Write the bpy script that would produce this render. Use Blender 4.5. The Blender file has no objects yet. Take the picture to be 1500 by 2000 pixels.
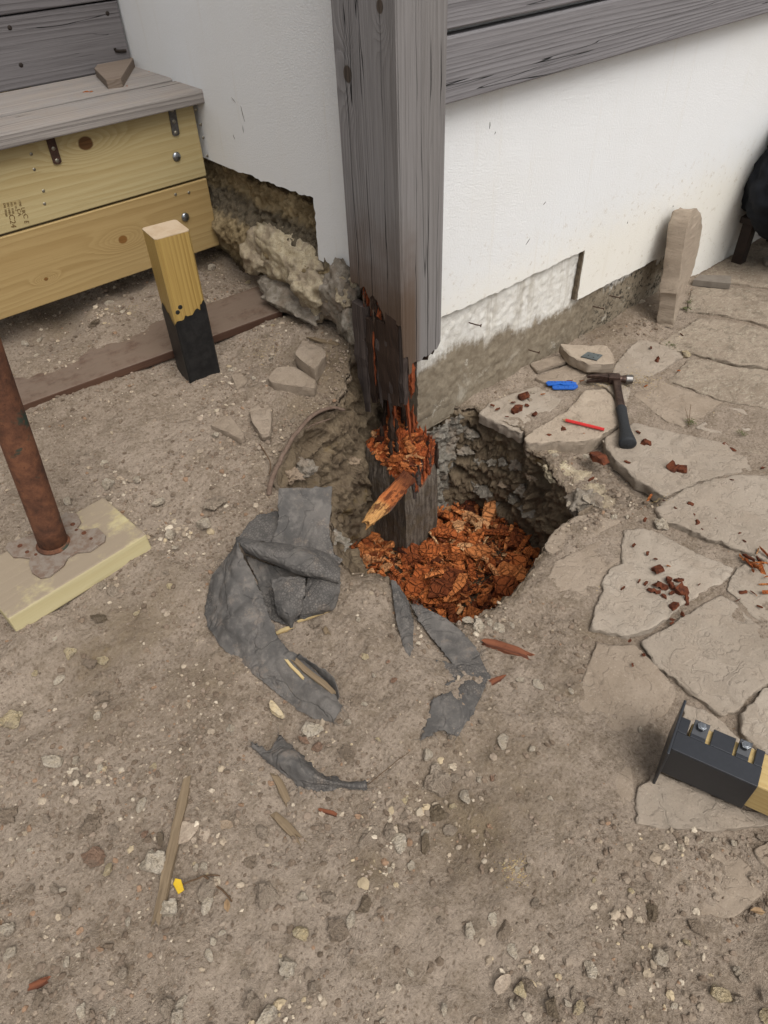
import bpy, math, random
import numpy as np
from mathutils import Vector, Matrix

random.seed(7)
rng = np.random.default_rng(11)
scene = bpy.context.scene

# ------------------------------------------------------------------ camera
CAM = np.array([-1.03, -1.174, 1.2])
ROT = np.array([[0.75503352, 0.46824042, -0.45899378],
                [-0.65471508, 0.50030329, -0.56660814],
                [-0.03567273, 0.72831829, 0.68430982]])     # world <- camera
FOC = 1381.18                                               # for a 1500 x 2000 frame
cam_data = bpy.data.cameras.new('camera')
cam_data.sensor_fit = 'VERTICAL'
cam_data.sensor_height = 36.0
cam_data.lens = 36.0 * FOC / 2000.0
cam_data.clip_start = 0.02
cam_data.clip_end = 300.0
cam = bpy.data.objects.new('camera', cam_data)
scene.collection.objects.link(cam)
M4 = Matrix([list(ROT[i]) + [CAM[i]] for i in range(3)] + [[0, 0, 0, 1]])
cam.matrix_world = M4
scene.camera = cam

# ------------------------------------------------------------------ overcast daylight
SUN_EL, SUN_AZ = math.radians(58), math.radians(-98)        # azimuth measured from +X towards +Y
world = bpy.data.worlds.new('World')
scene.world = world
world.use_nodes = True
wn = world.node_tree
wn.nodes.clear()
sky = wn.nodes.new('ShaderNodeTexSky')
sky.sky_type = 'NISHITA'
sky.sun_disc = False
sky.sun_elevation = SUN_EL
sky.sun_rotation = math.radians(90) - SUN_AZ
sky.air_density = 1.0
sky.dust_density = 4.0
hsv = wn.nodes.new('ShaderNodeHueSaturation')               # cloud cover takes the blue out of the sky
hsv.inputs['Saturation'].default_value = 0.16
bg = wn.nodes.new('ShaderNodeBackground')
bg.inputs['Strength'].default_value = 0.105
wo = wn.nodes.new('ShaderNodeOutputWorld')
wn.links.new(sky.outputs[0], hsv.inputs['Color'])
wn.links.new(hsv.outputs[0], bg.inputs['Color'])
wn.links.new(bg.outputs[0], wo.inputs['Surface'])
sun_d = bpy.data.lights.new('sun', 'SUN')
sun_d.energy = 1.45
sun_d.angle = math.radians(42)
sun_d.color = (1.0, 0.985, 0.96)
sun = bpy.data.objects.new('sun', sun_d)
scene.collection.objects.link(sun)
sd = Vector((math.cos(SUN_EL) * math.cos(SUN_AZ), math.cos(SUN_EL) * math.sin(SUN_AZ), math.sin(SUN_EL)))
sun.rotation_euler = sd.to_track_quat('Z', 'Y').to_euler()
sun.location = sd * 20
scene.view_settings.view_transform = 'Standard'
scene.view_settings.look = 'None'
scene.view_settings.exposure = 0.66
scene.view_settings.gamma = 1.0
scene.view_settings.use_curve_mapping = False
scene.cycles.max_bounces = 6

# ------------------------------------------------------------------ picture -> place
def ray(px, py):
    q = np.array([px - 750.0, 1000.0 - py, -FOC])
    return ROT @ (q / np.linalg.norm(q))

def at(px, py, ax, v):
    """the point of the plane <axis ax> = v that lies in that direction"""
    r = ray(px, py)
    return CAM + r * ((v - CAM[ax]) / r[ax])

# ------------------------------------------------------------------ value noise
def _hash(ix, iy, iz, seed):
    h = (ix.astype(np.uint32) * np.uint32(374761393)) ^ (iy.astype(np.uint32) * np.uint32(668265263)) ^ \
        (iz.astype(np.uint32) * np.uint32(2246822519)) ^ np.uint32(seed * 3266489917 & 0xffffffff)
    h = (h ^ (h >> np.uint32(13))) * np.uint32(1274126177)
    h = h ^ (h >> np.uint32(16))
    return h.astype(np.float32) * np.float32(2.0 / 4294967295.0) - np.float32(1.0)

def vnoise(p, scale, seed=0):
    p = np.asarray(p, dtype=np.float64) * scale + 1000.5
    i = np.floor(p).astype(np.int64)
    f = (p - i).astype(np.float32)
    f = f * f * f * (f * (f * 6 - 15) + 10)
    out = np.zeros(len(p), dtype=np.float32)
    for dx in (0, 1):
        wx = f[:, 0] if dx else 1 - f[:, 0]
        for dy in (0, 1):
            wy = f[:, 1] if dy else 1 - f[:, 1]
            for dz in (0, 1):
                wz = f[:, 2] if dz else 1 - f[:, 2]
                out += wx * wy * wz * _hash(i[:, 0] + dx, i[:, 1] + dy, i[:, 2] + dz, seed)
    return out

def fbm(p, scale, octs=4, seed=0, gain=0.5):
    a, s, o = 1.0, scale, 0
    for k in range(octs):
        o = o + a * vnoise(p, s, seed + 17 * k)
        a *= gain
        s *= 2.03
    return o

def sstep(a, b, x):
    t = np.clip((x - a) / (b - a), 0, 1)
    return t * t * (3 - 2 * t)

# ------------------------------------------------------------------ terrain height
_ctrl = [(1180, 850, 0), (1300, 1000, 0), (1450, 700, 0), (1250, 650, 0), (1480, 520, 0), (1250, 1300, 0), (1400, 1550, 0),
         (1450, 1900, 0), (1000, 1900, 0), (600, 1950, .005), (200, 1950, .015), (0, 1700, .03), (100, 1400, .05),
         (30, 1240, .085), (300, 1070, .10), (150, 950, .125), (525, 960, .12), (400, 830, .155), (430, 745, .175),
         (0, 800, .17), (100, 680, .19), (470, 540, .225), (600, 585, .262), (520, 540, .245), (440, 500, .262), (350, 540, .255), (200, 590, .25), (60, 630, .245), (550, 610, .21), (620, 620, .245), (650, 700, .22), (560, 730, .195),
         (640, 790, .165), (500, 850, .14), (420, 1100, .085), (430, 1250, .055), (600, 1400, .03), (640, 1230, .055),
         (720, 1150, .058), (700, 1240, .068), (740, 1340, .045), (660, 1300, .05), (800, 1200, .025), (900, 1250, .003), (1000, 1250, -.006), (1080, 1050, 0), (930, 800, 0),
         (600, 1650, .012), (900, 1650, 0), (680, 660, .245), (300, 1500, .035), (1100, 700, 0), (1000, 760, 0), (1150, 1000, 0)]
CP = np.array([at(a, b, 2, c) for a, b, c in _ctrl])
def H(x, y):
    x = np.atleast_1d(np.asarray(x, float)); y = np.atleast_1d(np.asarray(y, float))
    d2 = (x[:, None] - CP[None, :, 0]) ** 2 + (y[:, None] - CP[None, :, 1]) ** 2
    w = 1.0 / (d2 + 0.003) ** 1.7
    return (w * CP[None, :, 2]).sum(1) / w.sum(1)

def G(px, py, h=0.0):
    """the point of the ground (plus h) in that direction"""
    z = 0.05
    for k in range(12):
        p = at(px, py, 2, z)
        z = 0.5 * z + 0.5 * (float(H(p[0], p[1])[0]) + h)
    return at(px, py, 2, z)

# ------------------------------------------------------------------ object helpers
COL = scene.collection.objects
def mesh_from(name, verts, faces, smooth=False):
    me = bpy.data.meshes.new(name)
    me.from_pydata([tuple(map(float, v)) for v in verts], [], [tuple(map(int, f)) for f in faces])
    if smooth:
        me.polygons.foreach_set('use_smooth', np.ones(len(me.polygons), dtype=bool))
    me.update()
    return me

def mesh_np(name, V, F, smooth=True):
    """big meshes: V (n,3) float, F (m,3 or 4) int"""
    V = np.asarray(V, np.float32); F = np.asarray(F, np.int32)
    me = bpy.data.meshes.new(name)
    m, k = F.shape
    me.vertices.add(len(V)); me.vertices.foreach_set('co', V.ravel())
    me.loops.add(m * k); me.loops.foreach_set('vertex_index', F.ravel())
    me.polygons.add(m)
    me.polygons.foreach_set('loop_start', np.arange(0, m * k, k, dtype=np.int32))
    me.polygons.foreach_set('loop_total', np.full(m, k, dtype=np.int32))
    me.polygons.foreach_set('use_smooth', np.full(m, smooth, dtype=bool))
    me.update(calc_edges=True)
    return me

def attr_f(me, name, vals):
    a = me.attributes.new(name, 'FLOAT', 'POINT')
    a.data.foreach_set('value', np.asarray(vals, np.float32))

def attr_c(me, name, cols):
    a = me.attributes.new(name, 'FLOAT_COLOR', 'POINT')
    c = np.ones((len(cols), 4), np.float32); c[:, :3] = cols
    a.data.foreach_set('color', c.ravel())

def link(name, me, mat=None, parent=None, loc=None):
    o = bpy.data.objects.new(name, me)
    COL.link(o)
    if mat is not None and me is not None and len(me.materials) == 0:
        me.materials.append(mat)
    if parent is not None:
        o.parent = parent
    if loc is not None:
        o.location = tuple(map(float, loc))
    return o

def tag(o, label=None, cat=None, group=None, kind=None):
    if label: o['label'] = label
    if cat: o['category'] = cat
    if group: o['group'] = group
    if kind: o['kind'] = kind
    return o

def empty(name, loc=(0, 0, 0), label=None, cat=None, group=None, kind=None):
    o = bpy.data.objects.new(name, None)
    o.empty_display_size = 0.05
    COL.link(o)
    o.location = tuple(map(float, loc))
    return tag(o, label, cat, group, kind)

def rel(parent, me_verts):
    return np.asarray(me_verts, float) - np.array(parent.location)

class MB:
    """collects shapes into one mesh"""
    def __init__(s): s.v, s.f = [], []
    def add(s, v, f):
        n = len(s.v); s.v += [tuple(map(float, p)) for p in v]; s.f += [tuple(i + n for i in q) for q in f]
    def box(s, c, u, v, w):
        """centre and three half-axis vectors"""
        c, u, v, w = map(np.asarray, (c, u, v, w))
        P = [c + a * u + b * v + d * w for d in (-1, 1) for a, b in ((-1, -1), (1, -1), (1, 1), (-1, 1))]
        F = [(3, 2, 1, 0), (4, 5, 6, 7), (0, 1, 5, 4), (1, 2, 6, 5), (2, 3, 7, 6), (3, 0, 4, 7)]
        if np.dot(np.cross(u, v), w) < 0: F = [q[::-1] for q in F]
        s.add(P, F)
    def aabox(s, a, b):
        a = np.array(a, float); b = np.array(b, float); h = (b - a) / 2
        s.box((a + b) / 2, (h[0], 0, 0), (0, h[1], 0), (0, 0, h[2]))
    def prism(s, poly, d):
        """polygon (3D points) extruded by the vector d"""
        n = len(poly); P = [np.asarray(p, float) for p in poly]; d = np.asarray(d, float)
        nrm = sum((np.cross(P[i], P[(i + 1) % n]) for i in range(n)), np.zeros(3))
        F = [tuple(range(n - 1, -1, -1)), tuple(range(n, 2 * n))] + [(i, (i + 1) % n, n + (i + 1) % n, n + i) for i in range(n)]
        if np.dot(nrm, d) < 0: F = [q[::-1] for q in F]
        s.add(P + [p + d for p in P], F)
    def tube(s, pts, rad, n=10, cap=True):
        pts = [np.asarray(p, float) for p in pts]
        rad = [rad] * len(pts) if np.isscalar(rad) else list(rad)
        V, F = [], []
        up = None
        for i, p in enumerate(pts):
            t = pts[min(i + 1, len(pts) - 1)] - pts[max(i - 1, 0)]
            t /= np.linalg.norm(t) + 1e-12
            if up is None:
                up = np.cross(t, [0, 0, 1.0])
                if np.linalg.norm(up) < 1e-3: up = np.cross(t, [1.0, 0, 0])
            up = up - t * np.dot(up, t); up /= np.linalg.norm(up)
            w = np.cross(t, up)
            for k in range(n):
                a = 2 * math.pi * k / n
                V.append(p + rad[i] * (math.cos(a) * up + math.sin(a) * w))
        for i in range(len(pts) - 1):
            for k in range(n):
                F.append((i * n + k, i * n + (k + 1) % n, (i + 1) * n + (k + 1) % n, (i + 1) * n + k))
        if cap:
            F.append(tuple(range(n - 1, -1, -1))); F.append(tuple(range((len(pts) - 1) * n, len(pts) * n)))
        s.add(V, F)
    def build(s, name, mat, parent=None, smooth=False, bevel=0, seg=2):
        V = s.v
        if parent is not None and parent.type == 'EMPTY':
            V = rel(parent, V)
        elif parent is not None and parent.parent is not None:
            V = rel(parent.parent, V)
        me = mesh_from(name, V, s.f, smooth)
        o = link(name, me, mat, parent)
        if bevel:
            b = o.modifiers.new('bevel', 'BEVEL'); b.width = bevel; b.segments = seg; b.limit_method = 'ANGLE'
            b.harden_normals = False
        return o

# ------------------------------------------------------------------ node helper
class NM:
    def __init__(s, name):
        s.m = bpy.data.materials.new(name); s.m.use_nodes = True
        s.t = s.m.node_tree; s.t.nodes.clear()
        s.out = s.t.nodes.new('ShaderNodeOutputMaterial')
        s.b = s.t.nodes.new('ShaderNodeBsdfPrincipled')
        s.t.links.new(s.b.outputs[0], s.out.inputs[0])
    def n(s, typ, **kw):
        nd = s.t.nodes.new(typ)
        for k, v in kw.items(): setattr(nd, k, v)
        return nd
    def put(s, sock, v):
        if hasattr(v, 'is_linked') or isinstance(v, bpy.types.NodeSocket): s.t.links.new(v, sock)
        else:
            if isinstance(v, (tuple, list)) and len(v) == 3 and sock.type == 'RGBA': v = (*v, 1)
            sock.default_value = v
    def coord(s, which='Object'):
        return s.n('ShaderNodeTexCoord').outputs[which]
    def map(s, vec, scale=(1, 1, 1), rot=(0, 0, 0), loc=(0, 0, 0)):
        nd = s.n('ShaderNodeMapping'); s.put(nd.inputs[0], vec)
        nd.inputs['Location'].default_value = loc; nd.inputs['Rotation'].default_value = rot; nd.inputs['Scale'].default_value = scale
        return nd.outputs[0]
    def noise(s, vec, scale, detail=4, rough=0.55, dist=0.0):
        nd = s.n('ShaderNodeTexNoise'); s.put(nd.inputs['Vector'], vec)
        nd.inputs['Scale'].default_value = scale; nd.inputs['Detail'].default_value = detail
        nd.inputs['Roughness'].default_value = rough; nd.inputs['Distortion'].default_value = dist
        return nd.outputs[0]
    def voro(s, vec, scale, feature='F1', out='Distance', rnd=1.0):
        nd = s.n('ShaderNodeTexVoronoi', feature=feature); s.put(nd.inputs['Vector'], vec)
        nd.inputs['Scale'].default_value = scale; nd.inputs['Randomness'].default_value = rnd
        return nd.outputs[out]
    def ma(s, op, a, b=0.0, c=None, clamp=False):
        nd = s.n('ShaderNodeMath', operation=op, use_clamp=clamp)
        s.put(nd.inputs[0], a); s.put(nd.inputs[1], b)
        if c is not None: s.put(nd.inputs[2], c)
        return nd.outputs[0]
    def ss(s, v, a, b):
        nd = s.n('ShaderNodeMapRange', interpolation_type='SMOOTHSTEP'); s.put(nd.inputs[0], v)
        nd.inputs[1].default_value = a; nd.inputs[2].default_value = b
        return nd.outputs[0]
    def mix(s, f, a, b, mode='MIX'):
        nd = s.n('ShaderNodeMix', data_type='RGBA', blend_type=mode)
        s.put(nd.inputs[0], f); s.put(nd.inputs[6], a); s.put(nd.inputs[7], b)
        return nd.outputs[2]
    def ramp(s, f, stops, interp='LINEAR'):
        nd = s.n('ShaderNodeValToRGB'); cr = nd.color_ramp; cr.interpolation = interp
        while len(cr.elements) < len(stops): cr.elements.new(0.5)
        for e, (p, c) in zip(cr.elements, stops): e.position = p; e.color = (*c, 1)
        s.put(nd.inputs[0], f)
        return nd.outputs[0]
    def xyz(s, vec):
        nd = s.n('ShaderNodeSeparateXYZ'); s.put(nd.inputs[0], vec); return nd.outputs
    def comb(s, x, y, z):
        nd = s.n('ShaderNodeCombineXYZ'); s.put(nd.inputs[0], x); s.put(nd.inputs[1], y); s.put(nd.inputs[2], z); return nd.outputs[0]
    def attr(s, name, out='Fac'):
        nd = s.n('ShaderNodeAttribute', attribute_name=name); return nd.outputs[out]
    def bump(s, h, strength=0.5, dist=0.01, nrm=None):
        nd = s.n('ShaderNodeBump'); nd.inputs['Strength'].default_value = strength; nd.inputs['Distance'].default_value = dist
        s.put(nd.inputs['Height'], h)
        if nrm is not None: s.put(nd.inputs['Normal'], nrm)
        return nd.outputs[0]
    def fin(s, color, rough=0.9, bump=None, metal=0.0, spec=0.3):
        s.put(s.b.inputs['Base Color'], color); s.put(s.b.inputs['Roughness'], rough)
        s.put(s.b.inputs['Metallic'], metal); s.b.inputs['Specular IOR Level'].default_value = spec
        if bump is not None: s.put(s.b.inputs['Normal'], bump)
        return s.m

def srw(r, g, b):
    return tuple(((c / 255.0) / 12.92 if c <= 10 else (((c / 255.0) + 0.055) / 1.055) ** 2.4) for c in (r, g, b))
def sr(r, g, b):
    """sRGB byte colour -> linear"""
    return tuple(KALB * v for v in srw(r, g, b))
KALB = 0.63                                                 # the picture's tones are those of lit surfaces

# ------------------------------------------------------------------ materials
def m_dirt():
    k = NM('dirt'); P = k.coord()
    big = k.noise(P, 3.0, 5, 0.6); mid = k.noise(P, 22, 5, 0.65); fine = k.noise(P, 160, 4, 0.7); gr = k.noise(P, 520, 2, 0.6)
    dry = k.mix(k.ss(big, .35, .65), sr(159, 142, 124), sr(175, 158, 140))
    dry = k.mix(k.ma('MULTIPLY', k.ss(mid, .42, .66), .55), dry, sr(132, 116, 98))
    dry = k.mix(k.ma('MULTIPLY', k.ss(fine, .50, .66), .5), dry, sr(196, 178, 158))
    dry = k.mix(k.ma('MULTIPLY', k.ss(fine, .47, .34), .65), dry, sr(104, 87, 71))  # hollows between grains darkened in colour, like tiny shadows
    sp = k.ss(gr, .66, .74)
    dry = k.mix(k.ma('MULTIPLY', sp, .7), dry, sr(214, 202, 184))
    wet_shade_col = k.mix(k.ss(mid, .35, .65), sr(108, 91, 71), sr(146, 128, 104))
    wet_shade_col = k.mix(k.ma('MULTIPLY', k.ss(fine, .52, .7), .6), wet_shade_col, sr(146, 132, 112))
    wet_shade_col = k.mix(k.ss(k.noise(P, 9, 4, .6), .6, .72), wet_shade_col, sr(120, 98, 58))
    d = k.ma('ADD', k.attr('damp_shade'), k.ma('MULTIPLY', k.ma('SUBTRACT', mid, .5), .5), clamp=True)
    c = k.mix(d, dry, wet_shade_col)
    h = k.ma('ADD', k.ma('MULTIPLY', mid, 1.0), k.ma('ADD', k.ma('MULTIPLY', fine, .5), k.ma('MULTIPLY', gr, .18)))
    return k.fin(c, .95, k.bump(h, .85, .012), spec=.15)

def m_flag(name, a, b, c2, lichen=0.0, dust=.4):
    k = NM(name); P = k.coord()
    oi = k.n('ShaderNodeObjectInfo').outputs['Random']
    big = k.noise(P, 5, 5, .6, .3); mid = k.noise(P, 30, 5, .65); fine = k.noise(P, 220, 4, .7)
    strat = k.noise(k.map(P, (1, 1, 40)), 14, 3, .6, .6)
    col = k.mix(k.ss(big, .35, .66), a, b)
    col = k.mix(k.ma('MULTIPLY', k.ss(oi, 0, 1), .35), col, c2)
    col = k.mix(k.ma('MULTIPLY', k.ss(strat, .52, .62), .35), col, c2)
    if lichen:
        l = k.ss(k.noise(k.map(P, (1, 2.2, 1)), 60, 6, .8, .5), .52, .60)
        col = k.mix(k.ma('MULTIPLY', l, lichen), col, sr(196, 186, 164))
        l2 = k.ss(k.noise(P, 40, 5, .8, .4), .52, .62)
        col = k.mix(k.ma('MULTIPLY', l2, lichen * .8), col, sr(92, 82, 68))
    col = k.mix(k.ma('MULTIPLY', k.ss(k.noise(P, 9, 5, .7), .42, .62), dust), col, sr(178, 161, 142))
    col = k.mix(k.ma('MULTIPLY', k.ss(fine, .58, .68), .45), col, sr(112, 96, 80))
    col = k.mix(k.ma('MULTIPLY', k.ss(fine, .42, .34), .35), col, sr(206, 192, 172))
    h = k.ma('ADD', k.ma('MULTIPLY', mid, .8), k.ma('ADD', k.ma('MULTIPLY', fine, .3), k.ma('MULTIPLY', k.ss(strat, .5, .56), .5)))
    return k.fin(col, .9, k.bump(h, .6, .006), spec=.2)

def m_rock(name, a, b, c2, bumpd=.006, unit=False):
    k = NM(name); P = k.coord()
    if unit: P = k.map(P, (.022, .022, .022)); bumpd = .25
    oi = k.n('ShaderNodeObjectInfo').outputs['Random']
    n1 = k.noise(P, 60, 5, .65); n2 = k.noise(P, 240, 4, .7)
    col = k.mix(k.ss(n1, .35, .65), a, b)
    col = k.mix(k.ma('MULTIPLY', k.ss(n2, .53, .66), .7), col, c2)
    col = k.mix(k.ma('MULTIPLY', oi, .35), col, sr(168, 149, 130))
    col = k.mix(k.ma('MULTIPLY', k.ss(k.noise(P, 16, 4, .7), .48, .6), .55), col, sr(160, 141, 122))
    h = k.ma('ADD', n1, k.ma('MULTIPLY', n2, .5))
    return k.fin(col, .9, k.bump(h, .7, bumpd), spec=.2)

def m_gravel():
    k = NM('gravel'); P = k.coord()
    c = k.attr('Col', 'Color')
    n = k.noise(P, 400, 3, .6)
    c = k.mix(k.ma('MULTIPLY', n, .5), c, sr(120, 104, 88))
    return k.fin(c, .92, spec=.2)

def m_render(name, c0, stain):
    k = NM(name); P = k.coord()
    n1 = k.noise(P, 2.2, 4, .55); n2 = k.noise(P, 210, 4, .65); n3 = k.noise(P, 560, 3, .7); n4 = k.noise(P, 26, 5, .7)
    col = k.mix(k.ma('MULTIPLY', k.ss(n1, .4, .7), .5), c0, stain)
    col = k.mix(k.ma('MULTIPLY', k.ss(n4, .68, .78), .25), col, srw(170, 160, 145))
    sp = k.ss(k.noise(P, 90, 6, .85), .735, .77)
    col = k.mix(k.ma('MULTIPLY', sp, .75), col, srw(120, 108, 92))
    z = k.xyz(P)[2]
    lowe = k.ma('MULTIPLY', k.ss(k.ma('ADD', z, k.ma('MULTIPLY', n4, .12)), .52, .34), .3)
    col = k.mix(lowe, col, srw(222, 210, 182))
    spl = k.ma('MULTIPLY', k.ss(k.noise(P, 46, 6, .8), .56, .66), k.ss(k.ma('ADD', z, k.ma('MULTIPLY', n4, .1)), .60, .40))
    col = k.mix(k.ma('MULTIPLY', spl, .5), col, srw(168, 152, 128))
    drip = k.noise(k.map(P, (9, 9, .5)), 3, 4, .7)
    col = k.mix(k.ma('MULTIPLY', k.ss(drip, .56, .72), .22), col, srw(196, 186, 166))
    h = k.ma('ADD', n2, k.ma('MULTIPLY', n3, .45))
    return k.fin(col, .78, k.bump(h, .6, .003), spec=.25)

def m_plinth():
    k = NM('plinth_cement'); P = k.coord(); s = k.xyz(P)
    n1 = k.noise(P, 7, 6, .7, .3); n2 = k.noise(P, 45, 6, .75); n3 = k.noise(P, 260, 4, .7)
    white = k.mix(k.ss(n2, .35, .7), srw(206, 203, 196), srw(188, 183, 173))
    drip = k.noise(k.map(P, (8, 8, .5)), 3.2, 4, .7)
    white = k.mix(k.ma('MULTIPLY', k.ss(drip, .5, .68), .6), white, srw(160, 152, 138))
    grey = k.mix(k.ss(n2, .30, .70), sr(164, 151, 130), sr(134, 120, 101))
    grey = k.mix(k.ss(n1, .58, .7), grey, sr(188, 178, 160))
    lvl = k.ma('ADD', s[2], k.ma('ADD', k.ma('MULTIPLY', k.ma('SUBTRACT', n1, .5), .16), k.ma('MULTIPLY', k.ma('SUBTRACT', drip, .5), .08)))
    lvl = k.ma('ADD', lvl, k.ma('MULTIPLY', k.ss(s[0], .05, .75), .05))
    col = k.mix(k.ss(lvl, .18, .215), grey, white)
    mold = k.ma('MULTIPLY', k.ss(k.noise(P, 60, 6, .8), .5, .6), k.ss(s[0], .62, .95))
    col = k.mix(k.ma('MULTIPLY', mold, .9), col, sr(46, 42, 36))
    col = k.mix(k.ma('MULTIPLY', k.ss(n3, .64, .7), .6), col, sr(70, 62, 52))
    chalk = k.ss(k.noise(P, 13, 7, .8), .61, .65)
    col = k.mix(k.ma('MULTIPLY', chalk, .7), col, sr(216, 208, 192))
    h = k.ma('ADD', n2, k.ma('MULTIPLY', n3, .4))
    return k.fin(col, .9, k.bump(h, .45, .005), spec=.2)

def m_masonry():
    k = NM('rubble_mortar'); P = k.coord(); s = k.xyz(P)
    n1 = k.noise(P, 16, 6, .7, .4); n2 = k.noise(P, 70, 6, .75); n3 = k.noise(P, 300, 3, .7)
    warm = k.mix(k.ss(n1, .38, .62), sr(200, 178, 138), sr(146, 126, 94))
    dark = k.mix(k.ss(n2, .4, .62), sr(92, 84, 72), sr(128, 116, 98))
    lv = k.ma('ADD', s[2], k.ma('MULTIPLY', k.ma('SUBTRACT', n1, .5), .10))
    band = k.ma('MULTIPLY', k.ss(lv, .405, .43), k.ss(lv, .495, .47))
    col = k.mix(k.ma('MULTIPLY', band, .9), warm, dark)
    col = k.mix(k.ss(lv, .535, .555), col, sr(78, 64, 48))
    col = k.mix(k.ss(lv, .30, .24), col, sr(100, 86, 68))
    col = k.mix(k.ma('MULTIPLY', k.ss(n2, .6, .68), .8), col, sr(66, 54, 40))
    col = k.mix(k.ma('MULTIPLY', k.ss(n3, .62, .7), .5), col, sr(220, 204, 170))
    return k.fin(col, .95, k.bump(k.ma('ADD', n2, k.ma('MULTIPLY', n3, .4)), .9, .012), spec=.1)

AX = {'x': 0, 'y': 1, 'z': 2}
def m_wood(name, axis, c_light, c_dark, ring=60.0, knots=(), crack=0.0, crack_col=(0.01, .01, .01), fine_amt=.5, rough=.75,
           dust=0.0, cov=(.36, .62), dust_col=sr(165, 146, 126), stain=None, bumpd=.002, spec=.25, contrast=.8, kcol=sr(104, 70, 38), stretch=.06, lines=(), patch=None):
    """grain runs along <axis> of the object's own space; knots are (along, across, radius)"""
    k = NM(name); P = k.coord(); s = k.xyz(P)
    a = AX[axis]; oth = [i for i in range(3) if i != a]
    al, c1, c2 = s[a], s[oth[0]], s[oth[1]]
    sc = [1, 1, 1]; sc[a] = stretch
    Q = k.map(P, tuple(sc))
    w1 = k.noise(Q, 5, 3, .5); w2 = k.noise(Q, 28, 4, .6)
    sc2 = [1, 1, 1]; sc2[a] = .018
    fib = k.noise(k.map(P, tuple(sc2)), 300, 3, .7)
    ph = k.ma('ADD', k.ma('MULTIPLY', k.ma('ADD', c1, c2), ring), k.ma('MULTIPLY', w1, ring * .22))
    ph = k.ma('ADD', ph, k.ma('MULTIPLY', w2, 1.6))
    core = None
    for (ka, kc, kr) in knots:                  # the rings bend round each knot
        cc = c2 if len(knots) and axis == 'x' else (c1 if axis == 'z' else c2)
        if axis == 'z': cc = c2
        da = k.ma('MULTIPLY', k.ma('SUBTRACT', al, ka), .42); dc = k.ma('SUBTRACT', cc, kc)
        d2 = k.ma('ADD', k.ma('MULTIPLY', da, da), k.ma('MULTIPLY', dc, dc))
        g = k.ma('EXPONENT', k.ma('MULTIPLY', d2, -1.0 / (2.2 * kr) ** 2))
        ph = k.ma('ADD', ph, k.ma('MULTIPLY', g, 5.5))
        da3 = k.ma('MULTIPLY', da, 2.0)
        dd = k.ma('SQRT', k.ma('ADD', k.ma('MULTIPLY', da3, da3), k.ma('MULTIPLY', dc, dc)))
        dd = k.ma('ADD', dd, k.ma('MULTIPLY', k.ma('SUBTRACT', w2, .5), kr * .6))
        cm = k.ss(dd, kr * 1.08, kr * .8)
        core = cm if core is None else k.ma('MAXIMUM', core, cm)
    saw = k.ma('FRACT', ph)
    rg = k.ma('MULTIPLY', k.ss(saw, .05, .85), k.ss(saw, 1.0, .86))
    rg = k.ma('MULTIPLY', rg, k.ma('ADD', .35, k.ss(k.noise(Q, 12, 3, .6), .3, .7)))
    col = k.mix(k.ma('MULTIPLY', rg, contrast), c_light, c_dark)
    col = k.mix(k.ma('MULTIPLY', k.ss(fib, .45, .7), fine_amt), col, c_dark)
    big = k.noise(Q, 2.2, 3, .5)
    col = k.mix(k.ma('MULTIPLY', k.ss(big, .42, .68), .45), col, stain if stain else c_dark)
    if core is not None:
        rr = k.ma('FRACT', k.ma('MULTIPLY', w2, 6))
        col = k.mix(core, col, k.mix(k.ma('MULTIPLY', rr, .5), kcol, tuple(c * .45 for c in kcol)))
    h = k.ma('ADD', k.ma('MULTIPLY', fib, .6), k.ma('MULTIPLY', rg, -.35))
    if crack:
        sc3 = [1, 1, 1]; sc3[a] = .022
        cn = k.noise(k.map(P, tuple(sc3)), 17, 3, .55)
        cr = k.ma('ABSOLUTE', k.ma('SUBTRACT', cn, .5))
        cut = k.ss(k.noise(k.map(P, tuple(sc3), loc=(3, 5, 7)), 9, 2, .5), .44, .56)
        cmask = k.ma('MULTIPLY', k.ss(cr, .0065 * crack, .0018 * crack), cut)
        col = k.mix(cmask, col, crack_col)
        h = k.ma('SUBTRACT', h, k.ma('MULTIPLY', cmask, 2.5))
    if patch:                                   # old damp mark low on the wood
        pl_ = k.ma('ADD', al, k.ma('MULTIPLY', k.ma('SUBTRACT', k.noise(P, 9, 4, .6), .5), .22))
        pm = k.ma('MULTIPLY', k.ma('MULTIPLY', k.ss(pl_, patch[1] - .3, patch[0] - .3), .85), k.ss(s[0], .0, -.03))
        col = k.mix(pm, col, patch[2])
    for (axl, c0, hw) in lines:                 # single long drying cracks
        wob = k.ma('MULTIPLY', k.ma('SUBTRACT', k.noise(k.map(P, tuple(sc2)), 60, 3, .5), .5), .02)
        wob = k.ma('ADD', wob, k.ma('MULTIPLY', k.ma('SUBTRACT', k.noise(k.comb(0.0, 0.0, al), 6, 2, .5), .5), .014))
        dl = k.ma('ABSOLUTE', k.ma('SUBTRACT', k.ma('SUBTRACT', s[AX[axl]], c0), wob))
        lm = k.ma('MULTIPLY', k.ss(dl, hw, hw * .35), k.ss(k.noise(k.comb(c0, 0.3, al), 3.5, 2, .5), .40, .5))
        col = k.mix(lm, col, (.012, .011, .010)); h = k.ma('SUBTRACT', h, k.ma('MULTIPLY', lm, 2.5))
    if dust:
        dn = k.ss(k.noise(P, 14, 5, .7), *cov)
        nz = k.xyz(k.n('ShaderNodeNewGeometry').outputs['True Normal'])[2]
        col = k.mix(k.ma('MULTIPLY', k.ma('MULTIPLY', dn, dust), k.ss(nz, .3, .8)), col, dust_col)
    return k.fin(col, rough, k.bump(h, .55, bumpd), spec=spec)

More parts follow.
